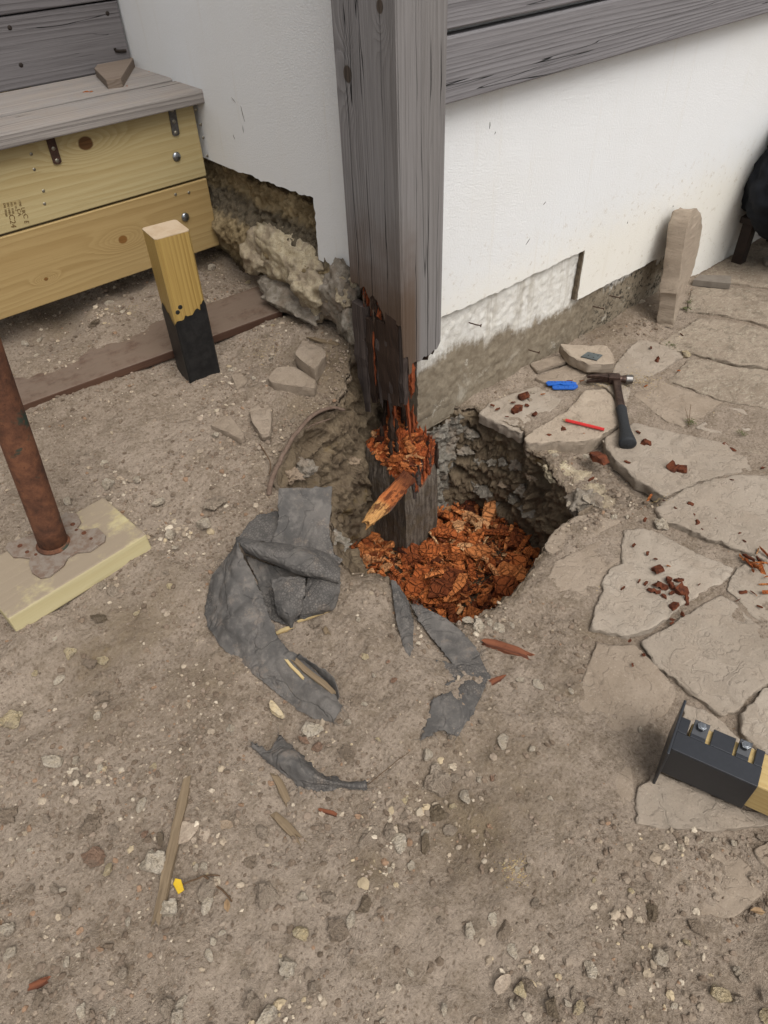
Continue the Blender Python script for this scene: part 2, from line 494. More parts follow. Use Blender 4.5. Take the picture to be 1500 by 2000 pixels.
def m_simple(name, c, c2=None, rough=.6, metal=0.0, nscale=60, bumpd=.001, spec=.4, amt=.6):
    k = NM(name); P = k.coord()
    n = k.noise(P, nscale, 5, .7)
    col = k.mix(k.ma('MULTIPLY', k.ss(n, .4, .65), amt), c, c2 if c2 else tuple(x * .6 for x in c))
    return k.fin(col, rough, k.bump(n, .4, bumpd), metal=metal, spec=spec)

def m_rust():
    k = NM('rusty_steel'); P = k.coord()
    n1 = k.noise(P, 22, 6, .75); n2 = k.noise(P, 120, 5, .75); n3 = k.noise(P, 9, 5, .7, .3)
    col = k.ramp(n1, [(.3, sr(64, 42, 32)), (.48, sr(106, 68, 48)), (.62, sr(132, 86, 60)), (.75, sr(92, 58, 42))])
    col = k.mix(k.ma('MULTIPLY', k.ss(n3, .55, .62), .85), col, sr(40, 66, 56))
    col = k.mix(k.ma('MULTIPLY', k.ss(n2, .58, .7), .6), col, sr(52, 30, 20))
    return k.fin(col, .85, k.bump(k.ma('ADD', n1, n2), .6, .002), spec=.3)

def m_rot(name='rotten_wood', shift=0.0, unit=False):
    k = NM(name); P = k.coord()
    if unit: P = k.map(P, (.03, .03, .03))
    r1 = k.n('ShaderNodeObjectInfo').outputs['Random']
    r2 = k.n('ShaderNodeNewGeometry').outputs['Random Per Island']
    r = k.ma('FRACT', k.ma('ADD', k.ma('ADD', r1, r2), shift))
    n = k.noise(k.map(P, (.22, 1, 1)), 260, 5, .75)
    cub = k.voro(k.map(P, (1.6, 1, 1)), 110, 'DISTANCE_TO_EDGE')
    pat = k.noise(P, 3, 2, .5)
    base = k.ramp(r, [(0, srw(70, 34, 20)), (.12, srw(112, 58, 32)), (.36, srw(166, 88, 44)), (.62, srw(192, 110, 58)), (.90, srw(206, 132, 78)), (1, srw(222, 176, 128))])
    col = k.mix(k.ma('MULTIPLY', k.ss(n, .48, .66), .6), base, srw(84, 38, 20))
    col = k.mix(k.ma('MULTIPLY', k.ss(n, .44, .32), .4), col, sr(196, 112, 60))
    col = k.mix(k.ma('MULTIPLY', k.ss(cub, .05, .02), .10), col, srw(80, 38, 20))
    return k.fin(col, .9, k.bump(k.ma('ADD', n, k.ss(cub, .0, .1)), .9, .004 if not unit else .014), spec=.2)

def m_rotmass(name):
    k = NM(name); P = k.coord()
    a = k.attr('rot'); n1 = k.noise(k.map(P, (1, 1, .10)), 130, 5, .75); n2 = k.noise(P, 160, 5, .75); n3 = k.noise(P, 26, 5, .7)
    old = k.mix(k.ss(n1, .36, .66), srw(72, 63, 55), srw(122, 111, 99))
    old = k.mix(k.ma('MULTIPLY', k.ss(n3, .45, .66), .75), old, srw(92, 78, 60))
    old = k.mix(k.ma('MULTIPLY', k.ss(n2, .52, .66), .5), old, srw(50, 42, 36))
    red = k.ramp(n2, [(.3, srw(64, 28, 14)), (.46, srw(144, 70, 36)), (.6, srw(176, 94, 50)), (.74, srw(208, 138, 86))])
    red = k.mix(k.ma('MULTIPLY', k.ss(n1, .54, .66), .6), red, sr(70, 30, 16))
    d = k.ss(k.ma('ADD', a, k.ma('MULTIPLY', k.ma('SUBTRACT', n3, .5), .6)), .4, .6)
    col = k.mix(d, old, red)
    return k.fin(col, .92, k.bump(k.ma('ADD', n1, n2), .8, .006), spec=.2)

def m_fabric():
    k = NM('weed_membrane'); P = k.coord()
    n1 = k.noise(P, 12, 5, .65); n2 = k.noise(P, 900, 2, .6); n3 = k.voro(P, 170, 'DISTANCE_TO_EDGE'); n4 = k.noise(P, 45, 5, .7)
    col = k.mix(k.ss(n1, .35, .65), srw(76, 73, 70), srw(97, 92, 87))
    col = k.mix(k.ma('MULTIPLY', k.ss(n4, .46, .66), .6), col, srw(112, 106, 100))
    col = k.mix(k.ma('MULTIPLY', k.ss(k.noise(P, 20, 6, .8), .54, .64), .45), col, srw(126, 113, 101))
    cre = k.ma('ABSOLUTE', k.ma('SUBTRACT', k.noise(P, 9, 3, .6, .8), .5))
    col = k.mix(k.ma('MULTIPLY', k.ss(cre, .010, .003), .22), col, srw(52, 50, 49))
    col = k.mix(k.ma('MULTIPLY', k.ss(n2, .5, .7), .35), col, sr(120, 116, 111))
    zone = k.ss(k.noise(P, 7, 3, .5), .48, .6)
    col = k.mix(k.ma('MULTIPLY', k.ma('MULTIPLY', k.ss(n3, .22, .05), zone), .5), col, sr(62, 60, 58))
    h = k.ma('ADD', k.ma('MULTIPLY', n4, .8), k.ma('ADD', k.ma('MULTIPLY', n2, .25), k.ma('MULTIPLY', k.ss(cre, .03, 0), -.5)))
    return k.fin(col, .92, k.bump(h, .7, .005), spec=.2)

def srs(r, g, b):
    return tuple(.88 * v for v in srw(r, g, b))
MAT = {}
MAT['dirt'] = m_dirt()
MAT['flag'] = m_flag('sandstone_flag', sr(174, 160, 143), sr(189, 175, 158), sr(152, 137, 120))
MAT['flag_old'] = m_flag('weathered_flag', sr(156, 140, 122), sr(172, 156, 137), sr(136, 119, 101), lichen=.6, dust=.25)
MAT['flag_dusty'] = m_flag('dusty_flag', sr(162, 145, 126), sr(172, 155, 136), sr(150, 132, 113), dust=.6)
MAT['flag_thick'] = m_flag('pale_flag', sr(184, 166, 146), sr(198, 181, 160), sr(156, 138, 118), dust=.3)
MAT['st_white'] = m_rock('pale_stone', srs(214, 197, 172), srs(232, 218, 197), srs(158, 140, 118))
MAT['st_grey'] = m_rock('grey_stone', srs(164, 147, 128), srs(186, 169, 149), srs(126, 109, 92))
MAT['st_brown'] = m_rock('brown_stone', srs(140, 121, 100), srs(156, 137, 116), srs(100, 84, 66))
MAT['st_dark'] = m_rock('dark_stone', srs(98, 84, 64), srs(116, 102, 82), srs(70, 58, 44))
MAT['st_red'] = m_rock('terracotta_stone', srs(160, 112, 84), srs(172, 126, 98), srs(120, 84, 64))
MAT['st_yellow'] = m_rock('yellow_stone', srs(212, 190, 148), srs(226, 208, 172), srs(140, 118, 84))
MAT['st_rubble'] = m_rock('footing_stone', srs(120, 112, 98), srs(160, 152, 140), srs(70, 62, 50), .012)
MAT['st_pale_rubble'] = m_rock('pale_rubble', srs(182, 166, 136), srs(202, 188, 160), srs(112, 94, 68), .014)
MAT['pb_white'] = m_rock('pebble_pale_stone', srs(214, 197, 172), srs(232, 218, 197), srs(158, 140, 118), unit=True)
MAT['pb_grey'] = m_rock('pebble_grey_stone', srs(164, 147, 128), srs(186, 169, 149), srs(126, 109, 92), unit=True)
MAT['pb_brown'] = m_rock('pebble_brown_stone', srs(152, 134, 114), srs(168, 150, 130), srs(116, 99, 82), unit=True)
MAT['pb_dark'] = m_rock('pebble_dark_stone', srs(120, 104, 84), srs(138, 122, 100), srs(88, 74, 58), unit=True)
MAT['pb_red'] = m_rock('pebble_terracotta_stone', srs(164, 128, 104), srs(174, 140, 116), srs(130, 98, 78), unit=True)
MAT['pb_yellow'] = m_rock('pebble_yellow_stone', srs(212, 190, 148), srs(226, 208, 172), srs(140, 118, 84), unit=True)
MAT['gravel'] = m_gravel()
MAT['render_l'] = m_render('white_render', srw(214, 214, 213), srw(210, 208, 203))
MAT['plinth'] = m_plinth()
MAT['masonry'] = m_masonry()
MAT['rust'] = m_rust()
MAT['rot'] = m_rot()
MAT['rot_chip'] = m_rot('rotten_chip', .37, True)
MAT['rotmass'] = m_rotmass('rotten_post_wood')
MAT['fabric'] = m_fabric()

# ------------------------------------------------------------------ the pit and the ground (one sheet)
PIT_C = np.array([-0.010, -0.191]); FLOOR_Z = -0.385
_rim = [(926, 797, 0), (938, 803, 0), (985, 826, 0), (1022, 847, 0), (1024, 880, -.01), (1065, 895, -.01), (1075, 922, -.01), (1110, 953, -.01),
        (1150, 978, 0), (1130, 1003, 0), (1092, 1025, 0), (1066, 1058, 0), (1042, 1085, 0), (1030, 1120, 0), (1000, 1163, 0), (960, 1185, 0),
        (930, 1203, 0), (900, 1214, 0), (850, 1200, .012), (800, 1175, .025), (770, 1142, .04), (735, 1115, .05), (690, 1114, .055), (660, 1090, .065),
        (650, 1000, .09), (640, 955, .11), (590, 950, .12), (535, 948, .12), (540, 905, .13), (566, 865, .142), (592, 835, .15), (622, 812, .16),
        (655, 797, .165)]
_rp = [at(a, b, 2, c)[:2] for a, b, c in _rim] + [np.array([-.112, .085]), np.array([-.06, .135]), np.array([.02, .14]), np.array([.075, .05]), np.array([.15, .03])]
def polar_table(pts):
    d = np.array(pts) - PIT_C
    a = np.arctan2(d[:, 1], d[:, 0]); r = np.hypot(d[:, 0], d[:, 1])
    o = np.argsort(a); a, r = a[o], r[o]
    a = np.concatenate([a[-3:] - 2 * np.pi, a, a[:3] + 2 * np.pi]); r = np.concatenate([r[-3:], r, r[:3]])
    return a, r
RIM_A, RIM_R = polar_table(_rp)
_fl = [(675, 1085), (720, 1050), (800, 1000), (870, 985), (960, 1005), (1035, 1055), (1050, 1100), (1060, 1170), (1000, 1250), (900, 1290), (800, 1260), (720, 1170)]
FLO_A, FLO_R = polar_table([at(a, b, 2, -.36)[:2] for a, b in _fl])
rim_r = lambda th: np.interp(th, RIM_A, RIM_R)
flo_r = lambda th: np.interp(th, FLO_A, FLO_R)

PATIO = [at(a, b, 2, 0)[:2] for a, b in [(930, 795), (1010, 745), (1100, 700), (1290, 640), (1360, 560), (1400, 515), (1700, 300), (1900, 900), (1800, 1500), (1560, 1640),
         (1380, 1625), (1240, 1610), (1090, 1570), (1078, 1500), (1125, 1365), (1160, 1250), (1100, 1200), (1068, 1150), (1085, 1090), (1200, 1020), (1275, 985), (1180, 870), (1030, 870)]]
PATIO = np.array(PATIO)
def sdist(poly, x, y):
    """signed distance to a polygon, negative inside"""
    d = np.full(len(x), 1e9); ins = np.zeros(len(x), bool)
    n = len(poly)
    for i in range(n):
        a, b = poly[i], poly[(i + 1) % n]
        e = b - a
        t = np.clip(((x - a[0]) * e[0] + (y - a[1]) * e[1]) / (e @ e), 0, 1)
        d = np.minimum(d, np.hypot(x - a[0] - t * e[0], y - a[1] - t * e[1]))
        c = ((a[1] > y) != (b[1] > y)) & (x < (b[0] - a[0]) * (y - a[1]) / (b[1] - a[1] + 1e-12) + a[0])
        ins ^= c
    return np.where(ins, -d, d)

_damp_shade = [(930, 1620, .075, .9), (860, 1560, .05, .6), (1020, 1560, .07, .55), (1000, 1480, .06, .5), (260, 1215, .07, .75), (180, 1290, .06, .7), (330, 1130, .05, .45),
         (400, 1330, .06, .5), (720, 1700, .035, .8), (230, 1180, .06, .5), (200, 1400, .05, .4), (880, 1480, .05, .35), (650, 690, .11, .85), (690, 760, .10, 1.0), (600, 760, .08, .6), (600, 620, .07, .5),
         (560, 700, .05, .3), (1160, 1225, .04, .4), (1180, 640, .10, .5), (1240, 590, .10, .6), (1120, 1330, .05, .3), (250, 560, .14, .65), (100, 620, .16, .65), (400, 520, .10, .6)]  # last entries paint shade under the steps, the others are damp soil
DAMP_SHADE = [(at(a, b, 2, float(H(*at(a, b, 2, .05)[:2])[0])), r, s) for a, b, r, s in _damp_shade]
def damp_shade_at(x, y):
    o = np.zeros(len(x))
    for p, r, s in DAMP_SHADE:
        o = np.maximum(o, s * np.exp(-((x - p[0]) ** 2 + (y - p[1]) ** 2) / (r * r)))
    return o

LEDGE = np.array([at(a, b, 2, -.015)[:2] for a, b in [(1010, 872), (1030, 864), (1068, 862), (1140, 862), (1172, 848), (1190, 876), (1214, 905), (1252, 938), (1298, 966), (1276, 990), (1200, 1000), (1150, 985), (1090, 960), (1040, 900)]])
def micro(x, y):
    P = np.stack([x, y, np.zeros(len(x))], 1)
    pd = sdist(PATIO, x, y)
    inside = sstep(.03, -.03, pd)
    lumps = .010 * fbm(P, 7, 3, 3) + .0050 * fbm(P, 30, 3, 5) + .0030 * np.maximum(fbm(P, 95, 2, 9), 0) + .0012 * vnoise(P, 260, 4)
    flat = .0022 * fbm(P, 30, 3, 5) + .0010 * vnoise(P, 150, 2) - .0048 - .003 * sstep(.0, -.5, pd)
    led = sstep(.012, -.016, sdist(LEDGE, x, y))
    return lumps * (1 - inside) + flat * inside - .030 * led + led * (.006 * fbm(P, 40, 3, 6) + .003 * vnoise(P, 110, 8)), inside

def build_ground():
    n = 1200
    th = np.linspace(-np.pi, np.pi, n, endpoint=False)
    ca, sa = np.cos(th), np.sin(th)
    R, F = rim_r(th), flo_r(th)
    R = R + .010 * fbm(np.stack([ca * 3, sa * 3, 0 * ca], 1), 4, 4, 21)
    rx, ry = PIT_C[0] + ca * R, PIT_C[1] + sa * R
    rim_h, _ = micro(rx, ry); Hz = H(rx, ry); rim_z = Hz + rim_h
    rows, damp_shade = [], []
    for i in range(1, 19):                      # floor
        t = i / 18.0
        x, y = PIT_C[0] + ca * F * t, PIT_C[1] + sa * F * t
        P = np.stack([x, y, 0 * x], 1)
        z = FLOOR_Z + .012 * fbm(P, 25, 3, 31)
        rows.append(np.stack([x, y, z], 1)); damp_shade.append(np.full(n, .95))
    base = rows[-1]
    nw = 95
    for i in range(1, nw + 1):                  # wall
        t = i / nw
        prof = t ** 1.25
        r = F + (R - F) * prof
        z = base[:, 2] + (rim_z - base[:, 2]) * (1 - (1 - t) ** 1.12)
        x, y = PIT_C[0] + ca * r, PIT_C[1] + sa * r
        P = np.stack([x, y, z], 1)
        env = math.sin(math.pi * min(t * .97, 1)) ** .6
        stones = np.abs(fbm(P, 15, 4, 41)); st2 = fbm(P, 40, 4, 43)
        d = env * (.044 * (stones - .35) + .009 * st2 + .0045 * vnoise(P, 130, 44))
        under = env * .02 * (t > .5)
        x = x + ca * (d + under); y = y + sa * (d + under)
        rows.append(np.stack([x, y, z + env * .004 * st2], 1)); damp_shade.append(np.full(n, .95 * (1 - sstep(.90, 1.0, t) * .55)))
    rr, step = 0.0, .0022
    offs = []
    while rr < 2.3:
        rr += step; offs.append(rr); step = min(step * 1.008, .0062)
    while rr < 70:
        step *= 1.6; rr += step; offs.append(rr)
    for q in offs:
        x, y = PIT_C[0] + ca * (R + q), PIT_C[1] + sa * (R + q)
        h, ins = micro(x, y)
        if q < 4:
            z = H(x, y) + h
        else:
            z = H(x, y) * max(0, 1 - (q - 4) / 10) + h
        z = z - .014 * math.exp(-q / .016)
        rows.append(np.stack([x, y, z], 1))
        damp_shade.append(np.clip(np.maximum(damp_shade_at(x, y), .42 * math.exp(-q / .03)), 0, 1))
    V = np.concatenate([np.array([[PIT_C[0], PIT_C[1], FLOOR_Z]])] + rows)
    D = np.concatenate([[.95]] + damp_shade)
    m = len(rows)
    idx = 1 + np.arange(m)[:, None] * n + np.arange(n)[None, :]
    nx = np.roll(idx, -1, axis=1)
    Q = np.stack([idx[:-1], idx[1:], nx[1:], nx[:-1]], 2).reshape(-1, 4)
    me = mesh_np('ground', V, Q)
    # centre fan is under the wood chips: one small disc of triangles
    attr_f(me, 'damp_shade', D)
    o = link('ground', me, MAT['dirt'])
    tag(o, kind='structure')
    return o
ground = build_ground()

_gz_cache = {}
def gz(x, y):
    h, _ = micro(np.array([x]), np.array([y]))
    return float(H(x, y)[0] + h[0])

# ------------------------------------------------------------------ crazy paving
paving = empty('crazy_paving', (0, 0, 0), kind='structure')
FLAGS = [
    ('flag', [(934, 806), (1018, 846), (1060, 820), (1097, 780), (1072, 766), (1050, 752), (1000, 770), (955, 787)], .004, 0),
    ('flag_thick', [(1024, 856), (1044, 840), (1108, 803), (1144, 764), (1182, 762), (1204, 790), (1208, 828), (1168, 850), (1140, 862), (1068, 863), (1032, 866)], .012, 0),
    ('flag', [(1142, 742), (1156, 736), (1200, 744), (1233, 763), (1222, 779), (1207, 784), (1184, 758)], .007, 0),
    ('flag_dusty', [(1045, 738), (1118, 708), (1150, 726), (1138, 738), (1124, 757), (1100, 755), (1062, 746)], .007, 0),
    ('flag', [(1208, 704), (1248, 663), (1280, 668), (1322, 687), (1336, 695), (1299, 719), (1244, 753), (1222, 757), (1197, 727)], .004, 0),
    ('flag_dusty', [(1237, 769), (1286, 737), (1303, 750), (1410, 787), (1371, 812), (1334, 832), (1300, 818)], .007, 0),
    ('flag_old', [(1356, 698), (1440, 719), (1500, 724), (1565, 735), (1565, 808), (1500, 797), (1412, 782), (1306, 745), (1345, 702)], .004, 0),
    ('flag_old', [(1337, 641), (1366, 620), (1420, 624), (1500, 646), (1565, 655), (1565, 728), (1500, 715), (1440, 710), (1400, 699), (1352, 687), (1300, 679), (1289, 668), (1322, 650)], .006, 0),
    ('flag_old', [(1342, 609), (1352, 562), (1430, 560), (1500, 567), (1565, 570), (1565, 646), (1500, 636), (1420, 616)], .005, 0),
    ('flag_old', [(1353, 551), (1376, 530), (1462, 480), (1560, 420), (1640, 480), (1640, 560), (1500, 560), (1432, 553)], .004, 0),
    ('flag', [(1423, 793), (1358, 834), (1422, 853), (1484, 834), (1450, 797)], .007, 0),
    ('flag_old', [(1457, 791), (1500, 803), (1570, 815), (1570, 848), (1502, 848), (1489, 836)], .003, 0),
    ('flag_old', [(1444, 864), (1486, 841), (1502, 854), (1565, 852), (1565, 903), (1500, 898), (1452, 880)], .004, 0),
    ('flag', [(1180, 853), (1210, 838), (1240, 824), (1290, 837), (1345, 852), (1415, 868), (1435, 888), (1500, 900), (1565, 905), (1565, 922), (1440, 920), (1370, 937), (1301, 965), (1250, 938), (1212, 905), (1187, 876)], .008, 0),
    ('flag', [(1279, 995), (1305, 973), (1340, 953), (1376, 941), (1445, 926), (1565, 929), (1565, 1122), (1500, 1098), (1450, 1073), (1370, 1046), (1300, 1016)], .008, 0),
    ('flag', [(1220, 1032), (1252, 1030), (1300, 1046), (1380, 1086), (1436, 1112), (1418, 1131), (1388, 1147), (1356, 1166), (1313, 1198), (1276, 1226), (1229, 1242), (1201, 1241), (1154, 1225), (1160, 1203), (1183, 1131), (1193, 1113), (1214, 1099)], .006, 0),
    ('flag_dusty', [(1071, 1130), (1086, 1101), (1112, 1084), (1160, 1060), (1212, 1036), (1216, 1066), (1210, 1095), (1189, 1110), (1179, 1130), (1157, 1198), (1148, 1216), (1104, 1196), (1070, 1162)], -.0015, 0),
    ('flag_dusty', [(1062, 1066), (1087, 1034), (1130, 1008), (1182, 1003), (1212, 1020), (1166, 1045), (1112, 1072), (1086, 1088)], -.003, 0),
    ('flag_dusty', [(1166, 1254), (1200, 1262), (1238, 1258), (1266, 1287), (1301, 1322), (1320, 1352), (1314, 1375), (1296, 1392), (1250, 1424), (1238, 1460), (1235, 1500), (1239, 1535), (1233, 1572), (1150, 1584), (1102, 1568), (1080, 1540), (1084, 1490), (1102, 1430), (1129, 1365), (1148, 1300)], .002, 0),
    ('flag', [(1253, 1252), (1301, 1229), (1320, 1218), (1385, 1173), (1405, 1163), (1434, 1173), (1458, 1196), (1500, 1237), (1565, 1288), (1565, 1300), (1500, 1332), (1465, 1357), (1430, 1391), (1412, 1400), (1380, 1374), (1330, 1334), (1285, 1299)], .006, 0),
    ('flag', [(1417, 1152), (1440, 1113), (1470, 1086), (1500, 1106), (1565, 1132), (1565, 1273), (1500, 1225), (1451, 1179)], .006, 0),
    ('flag', [(1474, 1363), (1500, 1346), (1565, 1312), (1565, 1502), (1500, 1472), (1447, 1432), (1452, 1400)], .006, 0),
    ('flag', [(1336, 1374), (1372, 1387), (1412, 1411), (1440, 1440), (1500, 1482), (1565, 1512), (1565, 1560), (1440, 1500), (1330, 1420)], .003, 0),
    ('flag', [(1251, 1536), (1290, 1512), (1450, 1582), (1565, 1600), (1565, 1606), (1480, 1611), (1383, 1621), (1290, 1615), (1239, 1607), (1246, 1570)], .005, 0),
    ('flag_dusty', [(1474, 1662), (1500, 1646), (1565, 1640), (1565, 1740), (1500, 1692)], .003, 0),
    ('flag_dusty', [(1225, 1705), (1300, 1668), (1420, 1655), (1462, 1690), (1490, 1745), (1440, 1790), (1330, 1780), (1250, 1760)], -.0035, 0),
]
def build_flag(mat, px, top, seed):
    w = np.array([at(a, b, 2, top)[:2] for a, b in px])
    # resample the outline with a broken edge
    pts = []
    for i in range(len(w)):
        a, b = w[i], w[(i + 1) % len(w)]
        L = np.linalg.norm(b - a); k = max(1, int(L / .006))
        for j in range(k): pts.append(a + (b - a) * j / k)
    P = np.array(pts)
    for _ in range(1): P = .25 * np.roll(P, 1, 0) + .5 * P + .25 * np.roll(P, -1, 0)
    P3 = np.column_stack([P, np.full(len(P), seed * 3.0)])
    c0 = P.mean(0); nrm = (P - c0) / (np.linalg.norm(P - c0, axis=1)[:, None] + 1e-9)
    P = P + nrm * (.0015 + .0042 * fbm(P3, 26, 3, 60 + seed) + .0030 * fbm(P3, 95, 3, 160 + seed))[:, None]
    c = P.mean(0); n = len(P)
    thick = .045 if top > .01 else .035
    rings = []
    for s_, dz in ((.985, -thick), (1.0, -thick * .5), (1.003, -.010), (1.002, -.0030), (.996, -.0008)):
        q = c + (P - c) * s_
        if dz < -.002:
            j = np.column_stack([q, np.full(n, dz * 9)])
            q = q + nrm * (.004 * fbm(j, 60, 3, 5))[:, None]
        rings.append(np.column_stack([q, np.full(n, dz)]))
    for s_ in np.linspace(.975, .04, 26):
        q = c + (P - c) * s_
        rings.append(np.column_stack([q, np.zeros(n)]))
    V = []
    tilt = rng.normal(0, .006, 2)
    for k, r in enumerate(rings):
        q = np.column_stack([r[:, :2], np.full(n, seed * 1.7)])
        f = fbm(q, 6, 4, 77)
        relief = .0035 * f + .0013 * np.round(fbm(q, 3.0, 4, 83) * 2.0) + .0010 * fbm(q, 45, 3, 87)
        zz = r[:, 2] + top + (relief if k >= 2 else 0) + (r[:, :2] - c) @ tilt * .6
        V.append(np.column_stack([r[:, :2], zz]))
    V.append(np.array([[c[0], c[1], V[-1][:, 2].mean()]]))
    m = len(rings)
    idx = np.arange(m)[:, None] * n + np.arange(n)[None, :]; nx = np.roll(idx, -1, 1)
    Q = np.stack([idx[:-1], nx[:-1], nx[1:], idx[1:]], 2).reshape(-1, 4).tolist()
    last = (m - 1) * n; ce = m * n
    T = [(last + i, last + (i + 1) % n, ce) for i in range(n)]
    V = np.concatenate(V)
    area = 0.5 * np.sum(P[:, 0] * np.roll(P[:, 1], -1) - P[:, 1] * np.roll(P[:, 0], -1))
    F = Q + T
    if area < 0: F = [tuple(q[::-1]) for q in F]
    me = mesh_from('flagstone', V, F, smooth=True)
    link('flagstone', me, MAT[mat], paving)
_r = random.Random(5)                       # the paving goes on to the right
_gx, _gy = [1572, 1720, 1870, 2030], [560, 650, 735, 850, 985, 1130, 1290, 1470]
_nd = [[(x + (_r.uniform(-40, 40) if i else 0), y + _r.uniform(-25, 25)) for i, x in enumerate(_gx)] for y in _gy]
for j in range(len(_gy) - 1):
    for i in range(len(_gx) - 1):
        q = [_nd[j][i], _nd[j][i + 1], _nd[j + 1][i + 1], _nd[j + 1][i]]
        cx, cy = sum(p[0] for p in q) / 4, sum(p[1] for p in q) / 4
        FLAGS.append((_r.choice(['flag', 'flag_old', 'flag']), [(cx + (p[0] - cx) * .94, cy + (p[1] - cy) * .94) for p in q], .004, 0))
for i, (mt, px, top, _) in enumerate(FLAGS):
    build_flag(mt, px, top, i)

# ------------------------------------------------------------------ the house: rendered walls over a cement plinth
house = empty('house', (0, 0, 0), 'white rendered house corner with exposed rubble and a grey cement plinth', 'house')
MAT['render_edge'] = m_simple('render_edge', sr(120, 106, 86), sr(70, 58, 44), .95, nscale=60, bumpd=.004)
def jag(pts, amp, seed, step=.012, keep=()):
    """roughens a polyline of 2D points; segments listed in keep stay straight"""
    out = []
    for i in range(len(pts) - 1):
        a, b = np.array(pts[i]), np.array(pts[i + 1])
        L = np.linalg.norm(b - a)
        k = 1 if i in keep else max(1, int(L / step))
        nv = np.array([-(b - a)[1], (b - a)[0]]) / (L + 1e-9)
        for j in range(k):
            p = a + (b - a) * j / k
            if i not in keep and j > 0:
                p = p + nv * amp * float(fbm(np.array([[p[0], p[1], seed]]), 45, 3, seed)[0])
            out.append(p)
    out.append(np.array(pts[-1]))
    return out
def slab_yz(outline, x0, x1, name, mat):
    b = MB(); b.prism([(x0, p[0], p[1]) for p in outline], (x1 - x0, 0, 0)); return b.build(name, mat, house)
def slab_xz(outline, y0, y1, name, mat):
    b = MB(); b.prism([(p[0], y0, p[1]) for p in outline], (0, y1 - y0, 0)); return b.build(name, mat, house)
TOPZ = 1.9
lo = jag([(.06, .455), (.15, .44), (.193, .428), (.235, .414), (.317, .420), (.314, .578), (.45, .572), (.70, .563), (3.2, .56)], .006, 3, keep=(7,))
slab_yz(lo + [np.array([3.2, TOPZ]), np.array([.06, TOPZ])], 0.0, .019, 'rendered_wall', MAT['render_l'])
ro = jag([(.055, .325), (.30, .322), (.722, .322), (.724, .165), (1.236, .160), (1.33, .155), (1.33, -.01), (4.5, -.02)], .004, 5, keep=(6,))
slab_xz(ro + [np.array([4.5, TOPZ]), np.array([.055, TOPZ])], -.004, .016, 'rendered_wall', MAT['render_l'])
b = MB(); b.aabox((.10, .16, -.45), (.35, 3.2, TOPZ)); b.aabox((.30, .06, -.45), (4.5, .30, TOPZ)); b.build('light_block_core', MAT['masonry'], house)  # unseen boxes put behind the render to block light

def rough_sheet(name, o, u, v, nu, nv, disp, mat, parent):
    """grid o + s*u + t*v pushed along the normal by disp(P)"""
    o, u, v = map(lambda q: np.array(q, float), (o, u, v))
    s, t = np.meshgrid(np.linspace(0, 1, nu), np.linspace(0, 1, nv))
    P = o + s.reshape(-1, 1) * u + t.reshape(-1, 1) * v
    nrm = np.cross(u, v); nrm /= np.linalg.norm(nrm)
    P = P + disp(P)[:, None] * nrm
    i = np.arange(nu * nv).reshape(nv, nu)
    Q = np.stack([i[:-1, :-1], i[:-1, 1:], i[1:, 1:], i[1:, :-1]], 2).reshape(-1, 4)
    return link(name, mesh_np(name, P, Q), mat, parent)
# plinth: cement face left of the corner and along the right wall, bottom edge stands on a footing
def dpl(P):
    edge = .012 * np.exp(-(P[:, 2] - .0) ** 2 / .0004) * (P[:, 0] < .4)
    return -.004 + .004 * fbm(P, 6, 4, 71) + .0016 * fbm(P, 60, 3, 72) - edge
b = MB(); b.prism([(p[0], .012, p[1]) for p in (jag([(.064, -.02), (.20, -.012), (.30, -.05), (2.0, -.06)], .006, 9) + [np.array([2.0, .33]), np.array([.064, .33])])], (0, .05, 0))
b.build('plinth_backing', MAT['plinth'], house)
rough_sheet('plinth', (.064, .006, -.022), (1.7, 0, 0), (0, 0, .36), 420, 90, dpl, MAT['plinth'], house)
# slit where the render ends, a strip of mortar stands in it
b = MB(); b.prism([(p[0], -.0035, p[1]) for p in jag([(.708, .17), (.714, .25), (.7145, .32)], .002, 12)] + [(.7205, -.0035, .32), (.7205, -.0035, .17)], (0, .012, 0))
b.build('mortar_strip', MAT['render_edge'], house)
MAT['nail'] = m_simple('rusty_nail', sr(92, 62, 44), sr(50, 34, 26), .8, 0.3, 200)
nail_me = None
for (px, py) in ((918, 631), (1034, 684), (1192, 578), (1160, 599)):
    p = at(px, py, 1, .004)
    if nail_me is None:
        m_ = MB(); m_.tube([(0, .004, 0), (0.004, -.020, .001), (.009, -.030, .001)], .0017, 8); m_.tube([(.009, -.030, .001), (.0098, -.0316, .001)], .0045, 10)
        nail_me = mesh_from('nail', m_.v, m_.f)
    link('nail', nail_me, MAT['nail'], house, p)
# exposed rubble of the left wall
def dms(P):
    z, y = P[:, 2], P[:, 1]
    bulge = .058 * np.exp(-((z - .37) / .075) ** 2) * sstep(.12, .3, y)
    return -.002 + bulge + .011 * fbm(P, 22, 4, 91) + .009 * fbm(P, 70, 4, 92) - .018 * sstep(.54, .57, z) * 0
rough_sheet('exposed_masonry', (.032, 1.3, -.1), (0, -1.22, 0), (0, 0, .70), 340, 190, dms, MAT['masonry'], house)

